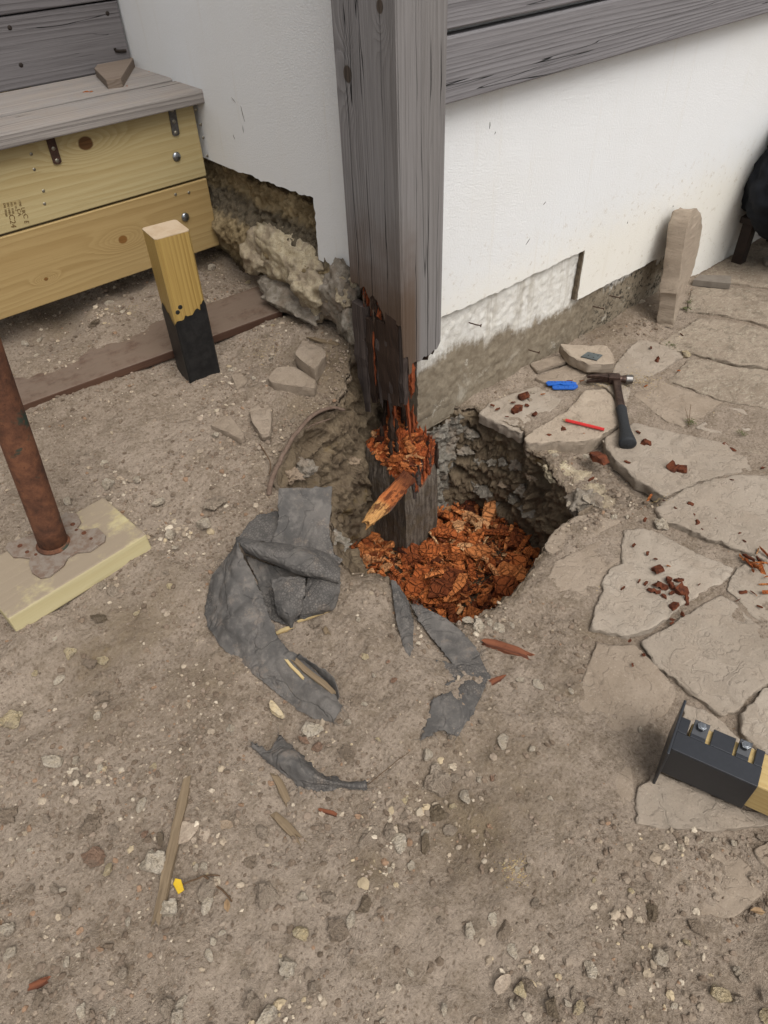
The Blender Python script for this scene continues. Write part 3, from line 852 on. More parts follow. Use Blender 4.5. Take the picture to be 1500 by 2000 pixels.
def ico(sub):
    t = (1 + 5 ** .5) / 2
    V = [(-1, t, 0), (1, t, 0), (-1, -t, 0), (1, -t, 0), (0, -1, t), (0, 1, t), (0, -1, -t), (0, 1, -t), (t, 0, -1), (t, 0, 1), (-t, 0, -1), (-t, 0, 1)]
    F = [(0, 11, 5), (0, 5, 1), (0, 1, 7), (0, 7, 10), (0, 10, 11), (1, 5, 9), (5, 11, 4), (11, 10, 2), (10, 7, 6), (7, 1, 8), (3, 9, 4), (3, 4, 2), (3, 2, 6), (3, 6, 8), (3, 8, 9), (4, 9, 5), (2, 4, 11), (6, 2, 10), (8, 6, 7), (9, 8, 1)]
    V = [np.array(v, float) / np.linalg.norm(v) for v in V]
    for _ in range(sub):
        mid, F2 = {}, []
        def m(a, b):
            q = (min(a, b), max(a, b))
            if q not in mid:
                p = V[a] + V[b]; V.append(p / np.linalg.norm(p)); mid[q] = len(V) - 1
            return mid[q]
        for a, b_, c in F:
            x, y, z = m(a, b_), m(b_, c), m(c, a)
            F2 += [(a, x, z), (b_, y, x), (c, z, y), (x, y, z)]
        F = F2
    return np.array(V), np.array(F)
ICO = {k: ico(k) for k in range(0, 5)}
def rock(seed, sub=3, cuts=9, size=(1, 1, .7), rough=.08):
    """unit rock: a ball cut by random planes, then roughened"""
    r_ = np.random.default_rng(seed)
    V, F = ICO[sub]; V = V.copy()
    for _ in range(cuts):
        d = r_.normal(size=3); d /= np.linalg.norm(d); h = r_.uniform(.55, .85)
        k = V @ d; over = k > h
        V[over] -= np.outer(k[over] - h, d)
    V = V * (1 + rough * fbm(V, 1.8, 3, seed % 97))[:, None]
    V = V + .25 * rough * fbm(V, 6, 2, seed % 89)[:, None] * V
    return V * np.array(size), F
def add_rock(name, mat, c, size, seed, parent=None, sub=3, cuts=9, rot=None, rough=.1):
    V, F = rock(seed, sub, cuts, (1, 1, 1), rough)
    if rough > .19: V = V * (1 + .10 * fbm(V * size, 55, 3, seed) + .06 * np.abs(fbm(V * size, 130, 2, seed + 3)))[:, None]
    V = V * np.array(size)
    if rot is not None: V = V @ np.array(Matrix.Rotation(rot[0], 3, rot[1])).T
    V = V + np.array(c)
    return link(name, mesh_np(name, V, F, smooth=True), mat, parent)
add_rock('stone', MAT['st_pale_rubble'], (.0, .46, .355), (.066, .21, .085), 5, house, 4, 12, rough=.24)
add_rock('stone', MAT['st_pale_rubble'], (-.002, .335, .325), (.070, .11, .080), 8, house, 4, 10, rough=.26)
add_rock('stone', MAT['st_pale_rubble'], (.006, .60, .36), (.052, .11, .075), 6, house, 4, 12, rough=.24)
add_rock('stone', MAT['st_rubble'], (-.03, .42, .275), (.06, .16, .045), 7, house, 4, 12, rough=.26)
add_rock('stone', MAT['st_rubble'], (-.004, .215, .35), (.054, .085, .090), 12, house, 4, 10, rough=.22)
add_rock('stone', MAT['st_pale_rubble'], (-.022, .17, .39), (.030, .028, .04), 15, house, 3, 8, rough=.2)
add_rock('stone', MAT['st_rubble'], (.0, .15, .30), (.05, .06, .06), 18, house, 3, 8, rough=.2)
# footing of the right wall, seen inside the pit below the plinth
def dft(P): return .022 * fbm(P, 14, 4, 95) + .012 * np.abs(fbm(P, 42, 3, 96)) + .004 * fbm(P, 120, 2, 97)
MAT['footing'] = m_rock('footing_concrete', sr(132, 126, 114), sr(168, 162, 150), sr(82, 74, 60), .012)
rough_sheet('footing', (.07, .018, -.5), (.36, -.02, 0), (0, 0, .49), 130, 170, dft, MAT['footing'], house)

# ------------------------------------------------------------------ stones embedded in the pit wall
pit_stones = [(905, 880, 30), (935, 905, 24), (950, 960, 34), (985, 945, 26), (1000, 975, 22), (915, 850, 26), (1005, 910, 24), (1040, 930, 22), (960, 905, 18), (880, 905, 20),
              (600, 920, 36), (575, 930, 26), (660, 1045, 26), (675, 1065, 20), (1125, 975, 44), (700, 905, 22), (980, 905, 16), (1020, 960, 26), (1035, 1000, 30), (890, 940, 22), (965, 985, 16), (930, 950, 20)]
def wall_pt(px, py):
    """first point of the pit wall met by that direction"""
    r = ray(px, py)
    for d in np.arange(1.0, 3.2, .004):
        p = CAM + r * d
        q = p[:2] - PIT_C; th = math.atan2(q[1], q[0]); rr = math.hypot(*q)
        Fr, Rr = float(flo_r(th)), float(rim_r(th)); zt = float(H(p[0], p[1])[0])
        if p[2] < zt and rr > 0:
            if rr < Fr and p[2] > FLOOR_Z: continue
            if p[2] < FLOOR_Z: return p
            t = np.clip((rr - Fr) / (Rr - Fr + 1e-6), 0, 1) ** (1 / 1.25)
            if rr >= Rr: t = 1
            zw = FLOOR_Z + (zt - FLOOR_Z) * (1 - (1 - t) ** 1.12)
            if p[2] <= zw: return p
    return CAM + r * 2.0
for i, (px, py, s) in enumerate(pit_stones):
    p = wall_pt(px, py)
    sz = s / FOC * np.linalg.norm(p - CAM) * .62
    mt = MAT[['st_rubble', 'st_rubble', 'footing', 'st_brown'][i % 4]] if i not in (10, 14) else MAT['st_rubble']
    rd = np.array([p[0] - PIT_C[0], p[1] - PIT_C[1], 0]); rd /= np.linalg.norm(rd)
    add_rock('embedded_stone', mt, p + rd * sz * random.uniform(.25, .6), (sz * random.uniform(.8, 1.5), sz * random.uniform(.8, 1.3), sz * random.uniform(.6, 1.0)), 200 + i, ground, 4, 12, rough=.38)
# pale lime ledge at the right of the pit
def lime_lump(px, py, sx, sy, sz_, seed):
    V, F = ICO[4]; V = V.copy()
    V = V * (1 + .22 * fbm(V, 2.2, 4, seed) + .10 * np.abs(fbm(V, 7, 3, seed + 1)) + .05 * fbm(V, 16, 2, seed + 2))[:, None] * np.array([sx, sy, sz_])
    link('lime_ledge', mesh_np('lime_ledge', V + at(px, py, 2, -.040), F, smooth=True), MAT['st_pale_rubble'], ground)
for i, a in enumerate(((1092, 918, .046, .040, .022), (1124, 938, .044, .040, .020), (1152, 962, .040, .034, .018), (1074, 897, .030, .034, .020), (1180, 985, .03, .03, .014))): lime_lump(*a, 240 + i)


# ------------------------------------------------------------------ weathered corner post, rotted off at the bottom
PX0, PX1, PY0, PY1 = -.064, .062, -.08, .104
MAT['post'] = m_wood('weathered_post_wood', 'z', sr(158, 154, 153), sr(108, 104, 103), ring=120, knots=((.76, .045, .012), (.585, .052, .013), (.70, -.05, .010)), crack=1.0,
                     fine_amt=.55, rough=.85, bumpd=.0025, contrast=.42, kcol=sr(96, 84, 74), patch=(.40, .70, sr(94, 70, 48)), stain=sr(128, 121, 114), stretch=.035, lines=(('y', .010, .0016), ('y', .055, .0013), ('x', .016, .0016), ('x', .044, .0012), ('y', -.045, .0009), ('x', -.02, .0008)))
MAT['rot_dark'] = m_wood('rotted_dark_wood', 'z', sr(70, 52, 40), sr(38, 28, 22), ring=120, fine_amt=.7, rough=.9, bumpd=.004, contrast=.6, stain=sr(82, 64, 54))
MAT['rot_grey'] = m_wood('rotted_grey_wood', 'z', sr(96, 84, 78), sr(54, 45, 42), ring=110, fine_amt=.7, rough=.9, bumpd=.004, contrast=.6, stain=sr(70, 58, 50))
MAT['rot_orange'] = m_wood('rotted_orange_wood', 'z', sr(176, 92, 50), sr(92, 40, 20), ring=140, fine_amt=.7, rough=.9, bumpd=.005, contrast=.7, stain=sr(122, 58, 30))
post = empty('corner_post', (0, .012, .3), 'tall grey weathered timber post at the house corner, rotted away at its foot', 'post')
def post_shell():
    """four faces with their own torn lower edges, solid behind"""
    V, F = [], []
    per = []
    n1, n2 = 46, 64
    for i in range(n2): per.append((PX0, PY1 + (PY0 - PY1) * i / n2, 'L'))
    for i in range(n1): per.append((PX0 + (PX1 - PX0) * i / n1, PY0, 'R'))
    for i in range(n2): per.append((PX1, PY0 + (PY1 - PY0) * i / n2, 'B'))
    for i in range(n1): per.append((PX1 + (PX0 - PX1) * i / n1, PY1, 'N'))
    n = len(per); rows = 40
    zb = []
    for x, y, s in per:
        q = np.array([[x, y, 0]])
        j = float(fbm(q, 70, 3, 7)[0])
        if s == 'L': z = .405 + .055 * sstep(-.08, .10, np.array([y]))[0] + .012 * j - .028 * math.exp(-((y + .03) / .02) ** 2)
        elif s == 'R':
            z = .297 + .006 * j + (.018 * sstep(.03, .06, np.array([x]))[0])
            if x < -.045: z = .325 + .01 * j
            if -.045 <= x < -.034: z = .272 + .01 * j
        elif s == 'B': z = .318 + .008 * j
        else: z = .46
        zb.append(z)
    for k in range(rows):
        t = k / (rows - 1)
        for (x, y, s), z0 in zip(per, zb):
            cx = .0035 if (abs(x - PX0) < 1e-6 or abs(x - PX1) < 1e-6) and (abs(y - PY0) < 1e-6 or abs(y - PY1) < 1e-6) else 0
            z = z0 + (1.75 - z0) * (t ** 1.7)
            V.append((x - math.copysign(cx * .5, x), y - math.copysign(cx * .5, y - .012), z))
    for k in range(rows - 1):
        for i in range(n):
            F.append((k * n + i, k * n + (i + 1) % n, (k + 1) * n + (i + 1) % n, (k + 1) * n + i))
    F.append(tuple(range((rows - 1) * n, rows * n)))
    # inner lip so that the torn edge has thickness
    base = len(V)
    for (x, y, s), z0 in zip(per, zb):
        V.append((x * .78, .012 + (y - .012) * .82, z0 + .012))
    for i in range(n):
        F.append((i, base + i, base + (i + 1) % n, (i + 1) % n))
    for (x, y, s), z0 in zip(per, zb):
        V.append((x * .74, .012 + (y - .012) * .8, .62))
    for i in range(n):
        F.append((base + i, base + n + i, base + n + (i + 1) % n, base + (i + 1) % n))
    F.append(tuple(base + n + i for i in range(n)))
    return V, F
V, F = post_shell()
link('shaft', mesh_from('shaft', rel(post, V), F), MAT['post'], post)
def splinter_mesh(x, y, w, d, z0, z1, seed, taper=.35, lean=(0, 0)):
    """a torn fibre bundle: square column with broken, tapering lower end"""
    r_ = np.random.default_rng(seed)
    V, F = [], []
    m = 9
    for k in range(m):
        t = k / (m - 1)                     # 0 top
        z = z1 + (z0 - z1) * t
        e = 1 - (1 - taper) * max(0, (t - .55) / .45) ** 1.3
        jx, jy = r_.normal(0, .0012, 2)
        cx, cy = x + lean[0] * t + jx, y + lean[1] * t + jy
        for a, b_ in ((-1, -1), (0, -1.05), (1, -1), (1.04, 0), (1, 1), (0, 1.03), (-1, 1), (-1.05, 0)):
            zz = z + (r_.normal(0, .008) if k == m - 1 else 0)
            V.append((cx + a * w * e * .5 * r_.uniform(.9, 1.1), cy + b_ * d * e * .5 * r_.uniform(.9, 1.1), zz))
    for k in range(m - 1):
        for i in range(8):
            F.append((k * 8 + i, (k + 1) * 8 + i, (k + 1) * 8 + (i + 1) % 8, k * 8 + (i + 1) % 8))
    F.append(tuple(range(8))); F.append(tuple(range(m * 8 - 1, (m - 1) * 8 - 1, -1)))
    return V, F
_spl = [  # x, y, w, d, bottom, top, material
    (-.052, .082, .020, .050, .115, .40, 'rot_grey'), (-.050, .050, .020, .030, .13, .375, 'rot_dark'), (-.046, .026, .018, .030, .165, .39, 'rot_dark'),
    (-.050, -.004, .020, .040, .16, .385, 'rot_dark'), (-.053, -.040, .018, .040, .17, .43, 'rot_dark'), (-.050, -.066, .018, .022, .185, .43, 'rot_grey'),
    (-.034, -.066, .016, .020, .215, .40, 'rot_orange'), (-.018, -.062, .018, .020, .25, .40, 'rot_dark'), (.004, -.062, .022, .02, .285, .40, 'rot_dark'),
    (.030, -.06, .02, .02, .28, .40, 'rot_dark'), (.048, -.05, .014, .04, .285, .40, 'rot_dark'),
    (-.030, .06, .02, .05, .12, .50, 'rot_dark'), (-.028, .015, .02, .05, .16, .50, 'rot_orange'), (-.026, -.03, .02, .04, .17, .50, 'rot_orange'),
    (-.005, .04, .03, .07, .18, .50, 'rot_dark'), (.0, -.02, .03, .05, .22, .50, 'rot_dark'), (.03, .03, .03, .08, .20, .50, 'rot_dark'),
    (-.040, .030, .010, .030, .30, .47, 'rot_orange'), (-.040, .052, .010, .02, .34, .47, 'rot_orange'), (-.041, .008, .008, .016, .34, .46, 'rot_orange'),
    (-.058, .036, .004, .006, .20, .345, 'rot_orange'), (-.058, -.022, .005, .020, .145, .34, 'rot_grey'), (-.060, .070, .006, .024, .10, .31, 'rot_grey'),
    (-.057, .016, .006, .014, .155, .33, 'rot_grey'), (-.030, -.074, .012, .010, .20, .29, 'rot_orange')]
for i, (x, y, w, d, z0, z1, mt) in enumerate(_spl):
    V, F = splinter_mesh(x, y, w, d, z0, z1, 300 + i, taper=random.uniform(.25, .8))
    link('splinter', mesh_from('splinter', rel(post, V), F), MAT[mt], post)
V, F = splinter_mesh(-.028, -.045, .007, .008, .045, .22, 351, .3, (-.0, -.022))
link('splinter', mesh_from('splinter', rel(post, V), F), MAT['rot_orange'], post)
for q in range(26):                          # short torn fibres along the broken edges
    y = random.uniform(-.07, .09); z = .40 + .055 * (y + .08) / .18 + random.uniform(-.02, .005)
    V, F = splinter_mesh(random.uniform(-.06, -.05), y, random.uniform(.002, .005), random.uniform(.003, .008), z - random.uniform(.01, .05), z + .03, 360 + q, .2)
    link('splinter', mesh_from('splinter', rel(post, V), F), MAT[random.choice(['rot_dark', 'rot_orange', 'post', 'rot_dark'])], post)

# the stump that stays in the pit
stump = empty('rotten_stump', (0, .012, -.40), 'rotten stump of the post in the pit, orange crumbling heart on top', 'stump')
def build_stump():
    per = []
    n1, n2 = 60, 80
    for i in range(n2): per.append((PX0, PY1 + (PY0 - PY1) * i / n2, 'L', i / n2))
    for i in range(n1): per.append((PX0 + (PX1 - PX0) * i / n1, PY0, 'R', i / n1))
    for i in range(n2): per.append((PX1, PY0 + (PY1 - PY0) * i / n2, 'B', i / n2))
    for i in range(n1): per.append((PX1 + (PX0 - PX1) * i / n1, PY1, 'N', i / n1))
    n = len(per)
    X = np.array([p[0] for p in per]); Y = np.array([p[1] for p in per])
    top = []
    for x, y, s, t in per:
        if s == 'L': z = -.050 - .055 * t
        elif s == 'R': z = -.115 + .125 * t ** 1.2
        elif s == 'B': z = .010 + .05 * t
        else: z = .060 - .11 * t
        top.append(z)
    top = np.array(top) + .016 * fbm(np.column_stack([X, Y, 0 * X]), 55, 3, 13)
    rows = 70; V, A = [], []
    for k in range(rows):
        t = k / (rows - 1); z = -.43 + (top + .43) * t
        P = np.column_stack([X, Y, z])
        ero = .010 * sstep(.72, 1.0, np.full(n, t)) + .004 * np.abs(fbm(P * [1, 1, .2], 40, 3, 15))
        c = np.array([0, .012]); dx, dy = X - c[0], Y - c[1]
        L = np.hypot(dx, dy)
        V.append(np.column_stack([X - dx / L * ero, Y - dy / L * ero, z]))
        a = np.full(n, 0.0)
        fade = sstep(.70, .98, np.full(n, t))
        right = np.array([1.0 if s in 'B' or (s == 'R' and tt > .45) else .35 for _, _, s, tt in per])
        A.append(fade * right)
    ctop = V[-1]
    for s_, dz in ((.93, .004), (.84, -.004), (.72, .004), (.58, .008), (.44, .012), (.30, .014), (.15, .016)):
        q = ctop.copy(); m_ = np.array([0, .012, -.03])
        q[:, :2] = m_[:2] + (ctop[:, :2] - m_[:2]) * s_
        f = fbm(q, 40, 4, 19)
        q[:, 2] = (ctop[:, 2] * s_ + -.022 * (1 - s_)) + dz + .012 * f
        V.append(q); A.append(np.ones(n))
    m = len(V); V = np.concatenate(V + [np.array([[0, .012, -.005]])]); A = np.concatenate(A + [[1.0]])
    idx = np.arange(m)[:, None] * n + np.arange(n)[None]; nx = np.roll(idx, -1, 1)
    Q = np.stack([idx[:-1], nx[:-1], nx[1:], idx[1:]], 2).reshape(-1, 4).tolist()
    Q += [((m - 1) * n + i, (m - 1) * n + (i + 1) % n, m * n) for i in range(n)]
    me = mesh_from('stump_wood', rel(stump, V), Q, True); me.set_sharp_from_angle(angle=math.radians(50)); attr_f(me, 'rot', A)
    link('stump_wood', me, MAT['rotmass'], stump)
build_stump()

def chip_mesh(name, seed, L=1.0, W=.5, T=.2):
    """broken wood chip of unit length along x"""
    r_ = np.random.default_rng(seed)
    m = 5; V, F = [], []
    for k in range(m):
        t = k / (m - 1) - .5
        w = W * (1 - (.6 * r_.random() if k in (0, m - 1) else .3 * r_.random())); th = T * (1 - (.6 * r_.random() if k in (0, m - 1) else 0.25 * r_.random()))
        oy, oz = r_.normal(0, .05 * W), r_.normal(0, .12 * T)
        for a, b_ in ((-1, -1), (1, -1), (1, 1), (-1, 1)):
            V.append((t * L + r_.normal(0, .10 if k in (0, m - 1) else .04), oy + a * w / 2 * r_.uniform(.8, 1.1), oz + b_ * th / 2 * r_.uniform(.8, 1.15)))
    for k in range(m - 1):
        for i in range(4):
            F.append((k * 4 + i, k * 4 + (i + 1) % 4, (k + 1) * 4 + (i + 1) % 4, (k + 1) * 4 + i))
    F.append((3, 2, 1, 0)); F.append(tuple(range(m * 4 - 4, m * 4)))
    return np.array(V), F
CHIPS = []
for s in range(20):
    W, T = [(.5, .26), (.26, .14), (.7, .34), (.38, .18), (.16, .11)][s % 5]
    V, F = chip_mesh('c', 500 + s, 1, W, T)
    CHIPS.append((V, F))
CHIP_ME = [mesh_from('wood_chip', V, F) for V, F in CHIPS]
for me in CHIP_ME: me.materials.append(MAT['rot_chip'])
MAT['rot_crumb'] = m_simple('dark_rot_crumb', srw(96, 52, 32), srw(58, 31, 22), .9, 0, 3.0, .02, .2, .9)
CRUMB_ME = [me.copy() for me in CHIP_ME]
for me in CRUMB_ME: me.materials.clear(); me.materials.append(MAT['rot_crumb'])
def rand_rot(tilt):
    return Matrix.Rotation(random.uniform(0, 6.283), 3, 'Z') @ Matrix.Rotation(random.gauss(0, tilt), 3, 'X') @ Matrix.Rotation(random.gauss(0, tilt), 3, 'Y') @ Matrix.Rotation(random.uniform(0, 6.283), 3, 'X') if random.random() < .3 else \
        Matrix.Rotation(random.uniform(0, 6.283), 3, 'Z') @ Matrix.Rotation(random.gauss(0, tilt), 3, 'X') @ Matrix.Rotation(random.gauss(0, tilt), 3, 'Y')
def chip_stuff(name, pts, sizes, mat, tilt=.5):
    vs, fs, n = [], [], 0
    for p, s in zip(pts, sizes):
        V, F = CHIPS[random.randrange(20)]
        R3 = np.array(rand_rot(tilt))
        q = (V * s) @ R3.T + p
        vs.append(q); fs += [tuple(i + n for i in f) for f in F]; n += len(V)
    return mesh_from(name, np.concatenate(vs), fs)
# crumbs on the stump's top
pts, szs = [], []
for q in range(480):
    x, y = random.uniform(PX0 + .008, PX1 - .006), random.uniform(PY0 + .014, PY1 - .006)
    u, v = (x - PX0) / .126, (y - PY0) / .184
    z = -.105 + .09 * u + .055 * v + .018 * math.sin(math.pi * u) * math.sin(math.pi * v) + random.uniform(-.003, .012)
    pts.append(np.array([x, y, z])); szs.append(random.choice([.003, .004, .006, .008, .012, .018, .026]))
me = chip_stuff('rotten_crumbs', [rel(stump, p) for p in pts], szs, MAT['rot'])
o = link('rotten_crumbs', me, MAT['rot'], stump); o['kind'] = 'stuff'
for q in range(34):                          # bigger loose flakes lying on the broken top
    x, y = random.uniform(PX0 + .012, PX1 - .010), random.uniform(PY0 + .018, PY1 - .01)
    u, v = (x - PX0) / .126, (y - PY0) / .184
    z = -.100 + .09 * u + .055 * v + .018 * math.sin(math.pi * u) * math.sin(math.pi * v) + random.uniform(.004, .016)
    o = link('rotten_flake', random.choice(CHIP_ME), None, stump, rel(stump, (x, y, z))); L = random.uniform(.018, .042); o.scale = (L, L, L); o.rotation_euler = rand_rot(.45).to_euler()
for q in range(22):                          # upright shards between the stump and the hanging post
    x, y = random.uniform(-.045, PX1 - .006), random.uniform(.0, PY1 - .004)
    u, v = (x - PX0) / .126, (y - PY0) / .184; zb = -.10 + .09 * u + .055 * v
    V, F = splinter_mesh(x, y, random.uniform(.005, .014), random.uniform(.006, .016), zb + random.uniform(.04, .17), zb - .02, 470 + q, random.uniform(.15, .4), (random.gauss(0, .006), random.gauss(0, .006)))
    F = [f[::-1] for f in F]
    link('splinter', mesh_from('splinter', rel(stump, V), F), MAT[random.choice(['rot_orange', 'rot_dark', 'rot_dark'])], stump)
# vertical torn fibres at the stump's right and front
for q in range(46):
    s_ = random.random()
    if q < 26: x, y = PX1 - random.uniform(.002, .02), PY0 + .15 * s_
    else: x, y = PX0 + .03 + .09 * s_, PY0 + random.uniform(.006, .02)
    zt = -.115 + .125 * max(0, (x - PX0) / .126) ** 1.2 + .04 * (y - PY0) / .18
    V, F = splinter_mesh(x, y, random.uniform(.004, .012), random.uniform(.005, .014), zt + random.uniform(.0, .02), zt - random.uniform(.03, .09), 420 + q, .35)
    F = [f[::-1] for f in F]
    link('splinter', mesh_from('splinter', rel(stump, V), F), MAT[random.choice(['rot_orange', 'rot_orange', 'rot_dark', 'rot_grey'])], stump)
# the snapped slab that leans out of the stump
def m_slab():
    k = NM('split_slab_wood'); P = k.coord(); s = k.xyz(P)
    n = k.noise(k.map(P, (.08, 1, 1)), 240, 4, .7); n2 = k.noise(P, 60, 5, .75); n3 = k.noise(k.map(P, (.3, 1, 1)), 70, 4, .7)
    t = k.ma('ADD', s[0], k.ma('MULTIPLY', k.ma('SUBTRACT', n2, .5), .05))
    top = k.mix(k.ss(t, .02, .10), srw(92, 52, 30), srw(168, 98, 54)); top = k.mix(k.ma('MULTIPLY', k.ss(t, .12, .16), .8), top, srw(196, 152, 94))
    top = k.mix(k.ma('MULTIPLY', k.ss(n3, .5, .6), .85), top, srw(74, 36, 20))
    bot = k.mix(n, srw(120, 108, 96), srw(74, 62, 52))
    side = k.ss(k.ma('ADD', s[2], k.ma('MULTIPLY', k.ma('SUBTRACT', n2, .5), .012)), -.001, .004)
    tip = k.ss(t, .14, .16)
    col = k.mix(k.ma('MAXIMUM', side, tip), bot, top)
    col = k.mix(k.ma('MULTIPLY', k.ss(n, .45, .65), .5), col, srw(86, 48, 28))
    return k.fin(col, .9, k.bump(k.ma('ADD', n, n3), .9, .006), spec=.2)
MAT['slab_split'] = m_slab()
A_ = at(798, 932, 1, -.085); B_ = at(715, 1024, 1, -.155)
def leaning_slab():
    ax = B_ - A_; L = np.linalg.norm(ax); ax /= L
    up = np.array([0, 0, 1.0]) - ax * ax[2]; up /= np.linalg.norm(up); sd_ = np.cross(ax, up)
    V, F = [], []
    r_ = np.random.default_rng(5); m, n = 34, 16
    for k in range(m):
        t = k / (m - 1)
        w = .021 * (1 - .5 * max(0, (t - .7) / .3)); h = .012 * (1 - .5 * max(0, (t - .8) / .2))
        for i in range(n):
            a = 2 * math.pi * i / n
            cx, cy = math.cos(a), math.sin(a)
            cx = math.copysign(abs(cx) ** .5, cx); cy = math.copysign(abs(cy) ** .5, cy)
            j = 1 + .22 * float(fbm(np.array([[i * 2.1, t * 2.5, 0.]]), 1.7, 3, 3)[0]) + (.25 * r_.normal() if k > m - 5 and i % 2 else 0)
            V.append((L * t + (r_.normal(0, .014) if k == m - 1 else 0), cx * w * j, cy * h * j))
    for k in range(m - 1):
        for i in range(n): F.append((k * n + i, k * n + (i + 1) % n, (k + 1) * n + (i + 1) % n, (k + 1) * n + i))
    F.append(tuple(range(n - 1, -1, -1))); F.append(tuple(range((m - 1) * n, m * n)))
    o = link('split_slab', mesh_from('split_slab', V, F), MAT['slab_split'], stump)
    Mx = Matrix([[ax[i], sd_[i], up[i], (A_ - np.array(stump.location))[i]] for i in range(3)] + [[0, 0, 0, 1]])
    o.matrix_local = Mx @ Matrix.Rotation(.5, 4, 'X')
leaning_slab()

# ------------------------------------------------------------------ grey boards across the right wall
MAT['rail'] = m_wood('weathered_board_wood', 'x', sr(150, 146, 147), sr(98, 94, 95), ring=90, crack=.35, fine_amt=.5, rough=.85, bumpd=.0025, contrast=.5, stain=sr(122, 116, 114), stretch=.03)
bal = empty('balustrade_boarding', (.062, -.05, .8), 'grey weathered horizontal boards fixed to the post across the white wall', 'boarding')
zb0 = at(880, 203, 1, -.045)[2]; zb1 = at(876, 72, 1, -.045)[2]
for k in range(4):
    b = MB(); z0 = zb0 + k * (zb1 - zb0 + .010)
    b.aabox((.0635, -.045, z0), (3.6, -.008, z0 + (zb1 - zb0)))
    b.build('board', MAT['rail'], bal, bevel=.004)

# ------------------------------------------------------------------ wooden steps against the left wall
steps = empty('wooden_steps', (-.008, .82, .20), 'timber steps with new yellow risers under grey weathered treads', 'steps')
SX0 = -1.5
RY = .82
z_a0, z_a1 = at(440, 475, 1, RY)[2], at(430, 340, 1, RY)[2]
z_b0, z_b1 = z_a1 + .006, at(407, 172, 1, RY - .040)[2] - .034
z_t = at(407, 172, 1, RY - .040)[2]
kn = lambda px, py: tuple((at(px, py, 1, RY) - np.array(steps.location))[[0, 2]])
k1, k2 = kn(167, 280), kn(240, 468)
MAT['newpine_b'] = m_wood('new_riser_wood', 'x', sr(206, 188, 140), sr(172, 147, 95), ring=42, knots=((k1[0], k1[1], .017),), fine_amt=.3, rough=.6, bumpd=.0008, contrast=.42, stain=sr(176, 142, 78), kcol=sr(112, 76, 40))
MAT['newpine_a'] = m_wood('old_riser_wood', 'x', sr(194, 166, 114), sr(160, 129, 79), ring=46, knots=((k2[0], k2[1], .012), (kn(90, 545)[0], kn(90, 545)[1], .005)), fine_amt=.3, rough=.6, bumpd=.0008, contrast=.42, stain=sr(168, 128, 68), kcol=sr(146, 102, 52))
MAT['tread'] = m_wood('tread_wood', 'x', sr(170, 162, 155), sr(124, 117, 112), ring=80, crack=.35, fine_amt=.5, rough=.85, bumpd=.002, contrast=.6, dust=.25, stain=sr(140, 128, 118), stretch=.03)
MAT['riser_old'] = m_wood('weathered_riser_wood', 'x', sr(128, 123, 123), sr(90, 85, 85), ring=80, crack=.2, fine_amt=.5, rough=.85, bumpd=.002, contrast=.6, stain=sr(102, 92, 88), stretch=.03)
b = MB(); b.aabox((SX0, RY, z_a0), (-.018, RY + .045, z_a1)); b.build('riser_board', MAT['newpine_a'], steps, bevel=.003)
b = MB(); b.aabox((SX0, RY - .001, z_b0), (-.016, RY + .044, z_b1)); b.build('riser_board', MAT['newpine_b'], steps, bevel=.003)
ys = at(200, 186, 2, z_t)[1]
BY = 1.175
b = MB(); b.aabox((SX0, RY - .040, z_b1 + .001), (.006, ys - .007, z_t)); b.build('tread_board', MAT['tread'], steps, bevel=.004)
b = MB(); b.aabox((SX0, ys + .007, z_b1 + .001), (.004, BY - .002, z_t + .004)); b.build('tread_board', MAT['tread'], steps, bevel=.004)
zu1 = at(150, 12, 1, BY)[2]
b = MB(); b.aabox((SX0, BY, z_t + .004), (-.006, BY + .04, zu1)); o = b.build('riser_board', MAT['riser_old'], steps, bevel=.003); o['label'] = 'grey weathered back riser board'
b = MB(); b.aabox((SX0, BY - .004, zu1 + .004), (-.006, BY + .04, zu1 + .18)); o = b.build('riser_board', MAT['riser_old'], steps, bevel=.003); o['label'] = 'grey weathered top riser board'
for lo_, hi_ in (((-.10, BY + .05, .1), (-.05, BY + .7, zu1 + .1)), ((-1.5, RY + .05, .1), (-1.45, BY, z_a1))):
    b = MB(); b.aabox(lo_, hi_); b.build('stringer', MAT['riser_old'], steps)
print('seam', ys, z_t, z_b1)
MAT['bolt'] = m_simple('zinc_bolt', sr(190, 194, 198), sr(120, 124, 128), .28, .95, 90, .0003)
MAT['screw'] = m_simple('zinc_screw', sr(176, 168, 150), sr(110, 104, 92), .45, .8, 200, .0003)
MAT['dark_screw'] = m_simple('dark_screw', sr(60, 50, 44), sr(34, 28, 24), .6, .5, 200, .0003)
MAT['strap_rust'] = m_simple('rusty_strap', sr(84, 58, 46), sr(54, 38, 30), .75, .3, 120, .0006)
MAT['strap_grey'] = m_simple('grey_strap', sr(110, 106, 102), sr(70, 62, 56), .6, .5, 120, .0006)
def dome(c, nrm, r, h, n=16, m=5):
    nrm = np.array(nrm, float); nrm /= np.linalg.norm(nrm)
    a = np.cross(nrm, [0, 0, 1.0]) if abs(nrm[2]) < .9 else np.cross(nrm, [1.0, 0, 0]); a /= np.linalg.norm(a); b_ = np.cross(nrm, a)
    V, F = [], []
    for k in range(m):
        t = k / m * math.pi / 2
        for i in range(n):
            q = 2 * math.pi * i / n
            V.append(np.array(c) + (a * math.cos(q) + b_ * math.sin(q)) * r * math.cos(t) + nrm * h * math.sin(t))
    V.append(np.array(c) + nrm * h)
    for k in range(m - 1):
        for i in range(n): F.append((k * n + i, k * n + (i + 1) % n, (k + 1) * n + (i + 1) % n, (k + 1) * n + i))
    for i in range(n): F.append(((m - 1) * n + i, (m - 1) * n + (i + 1) % n, m * n))
    return V, F
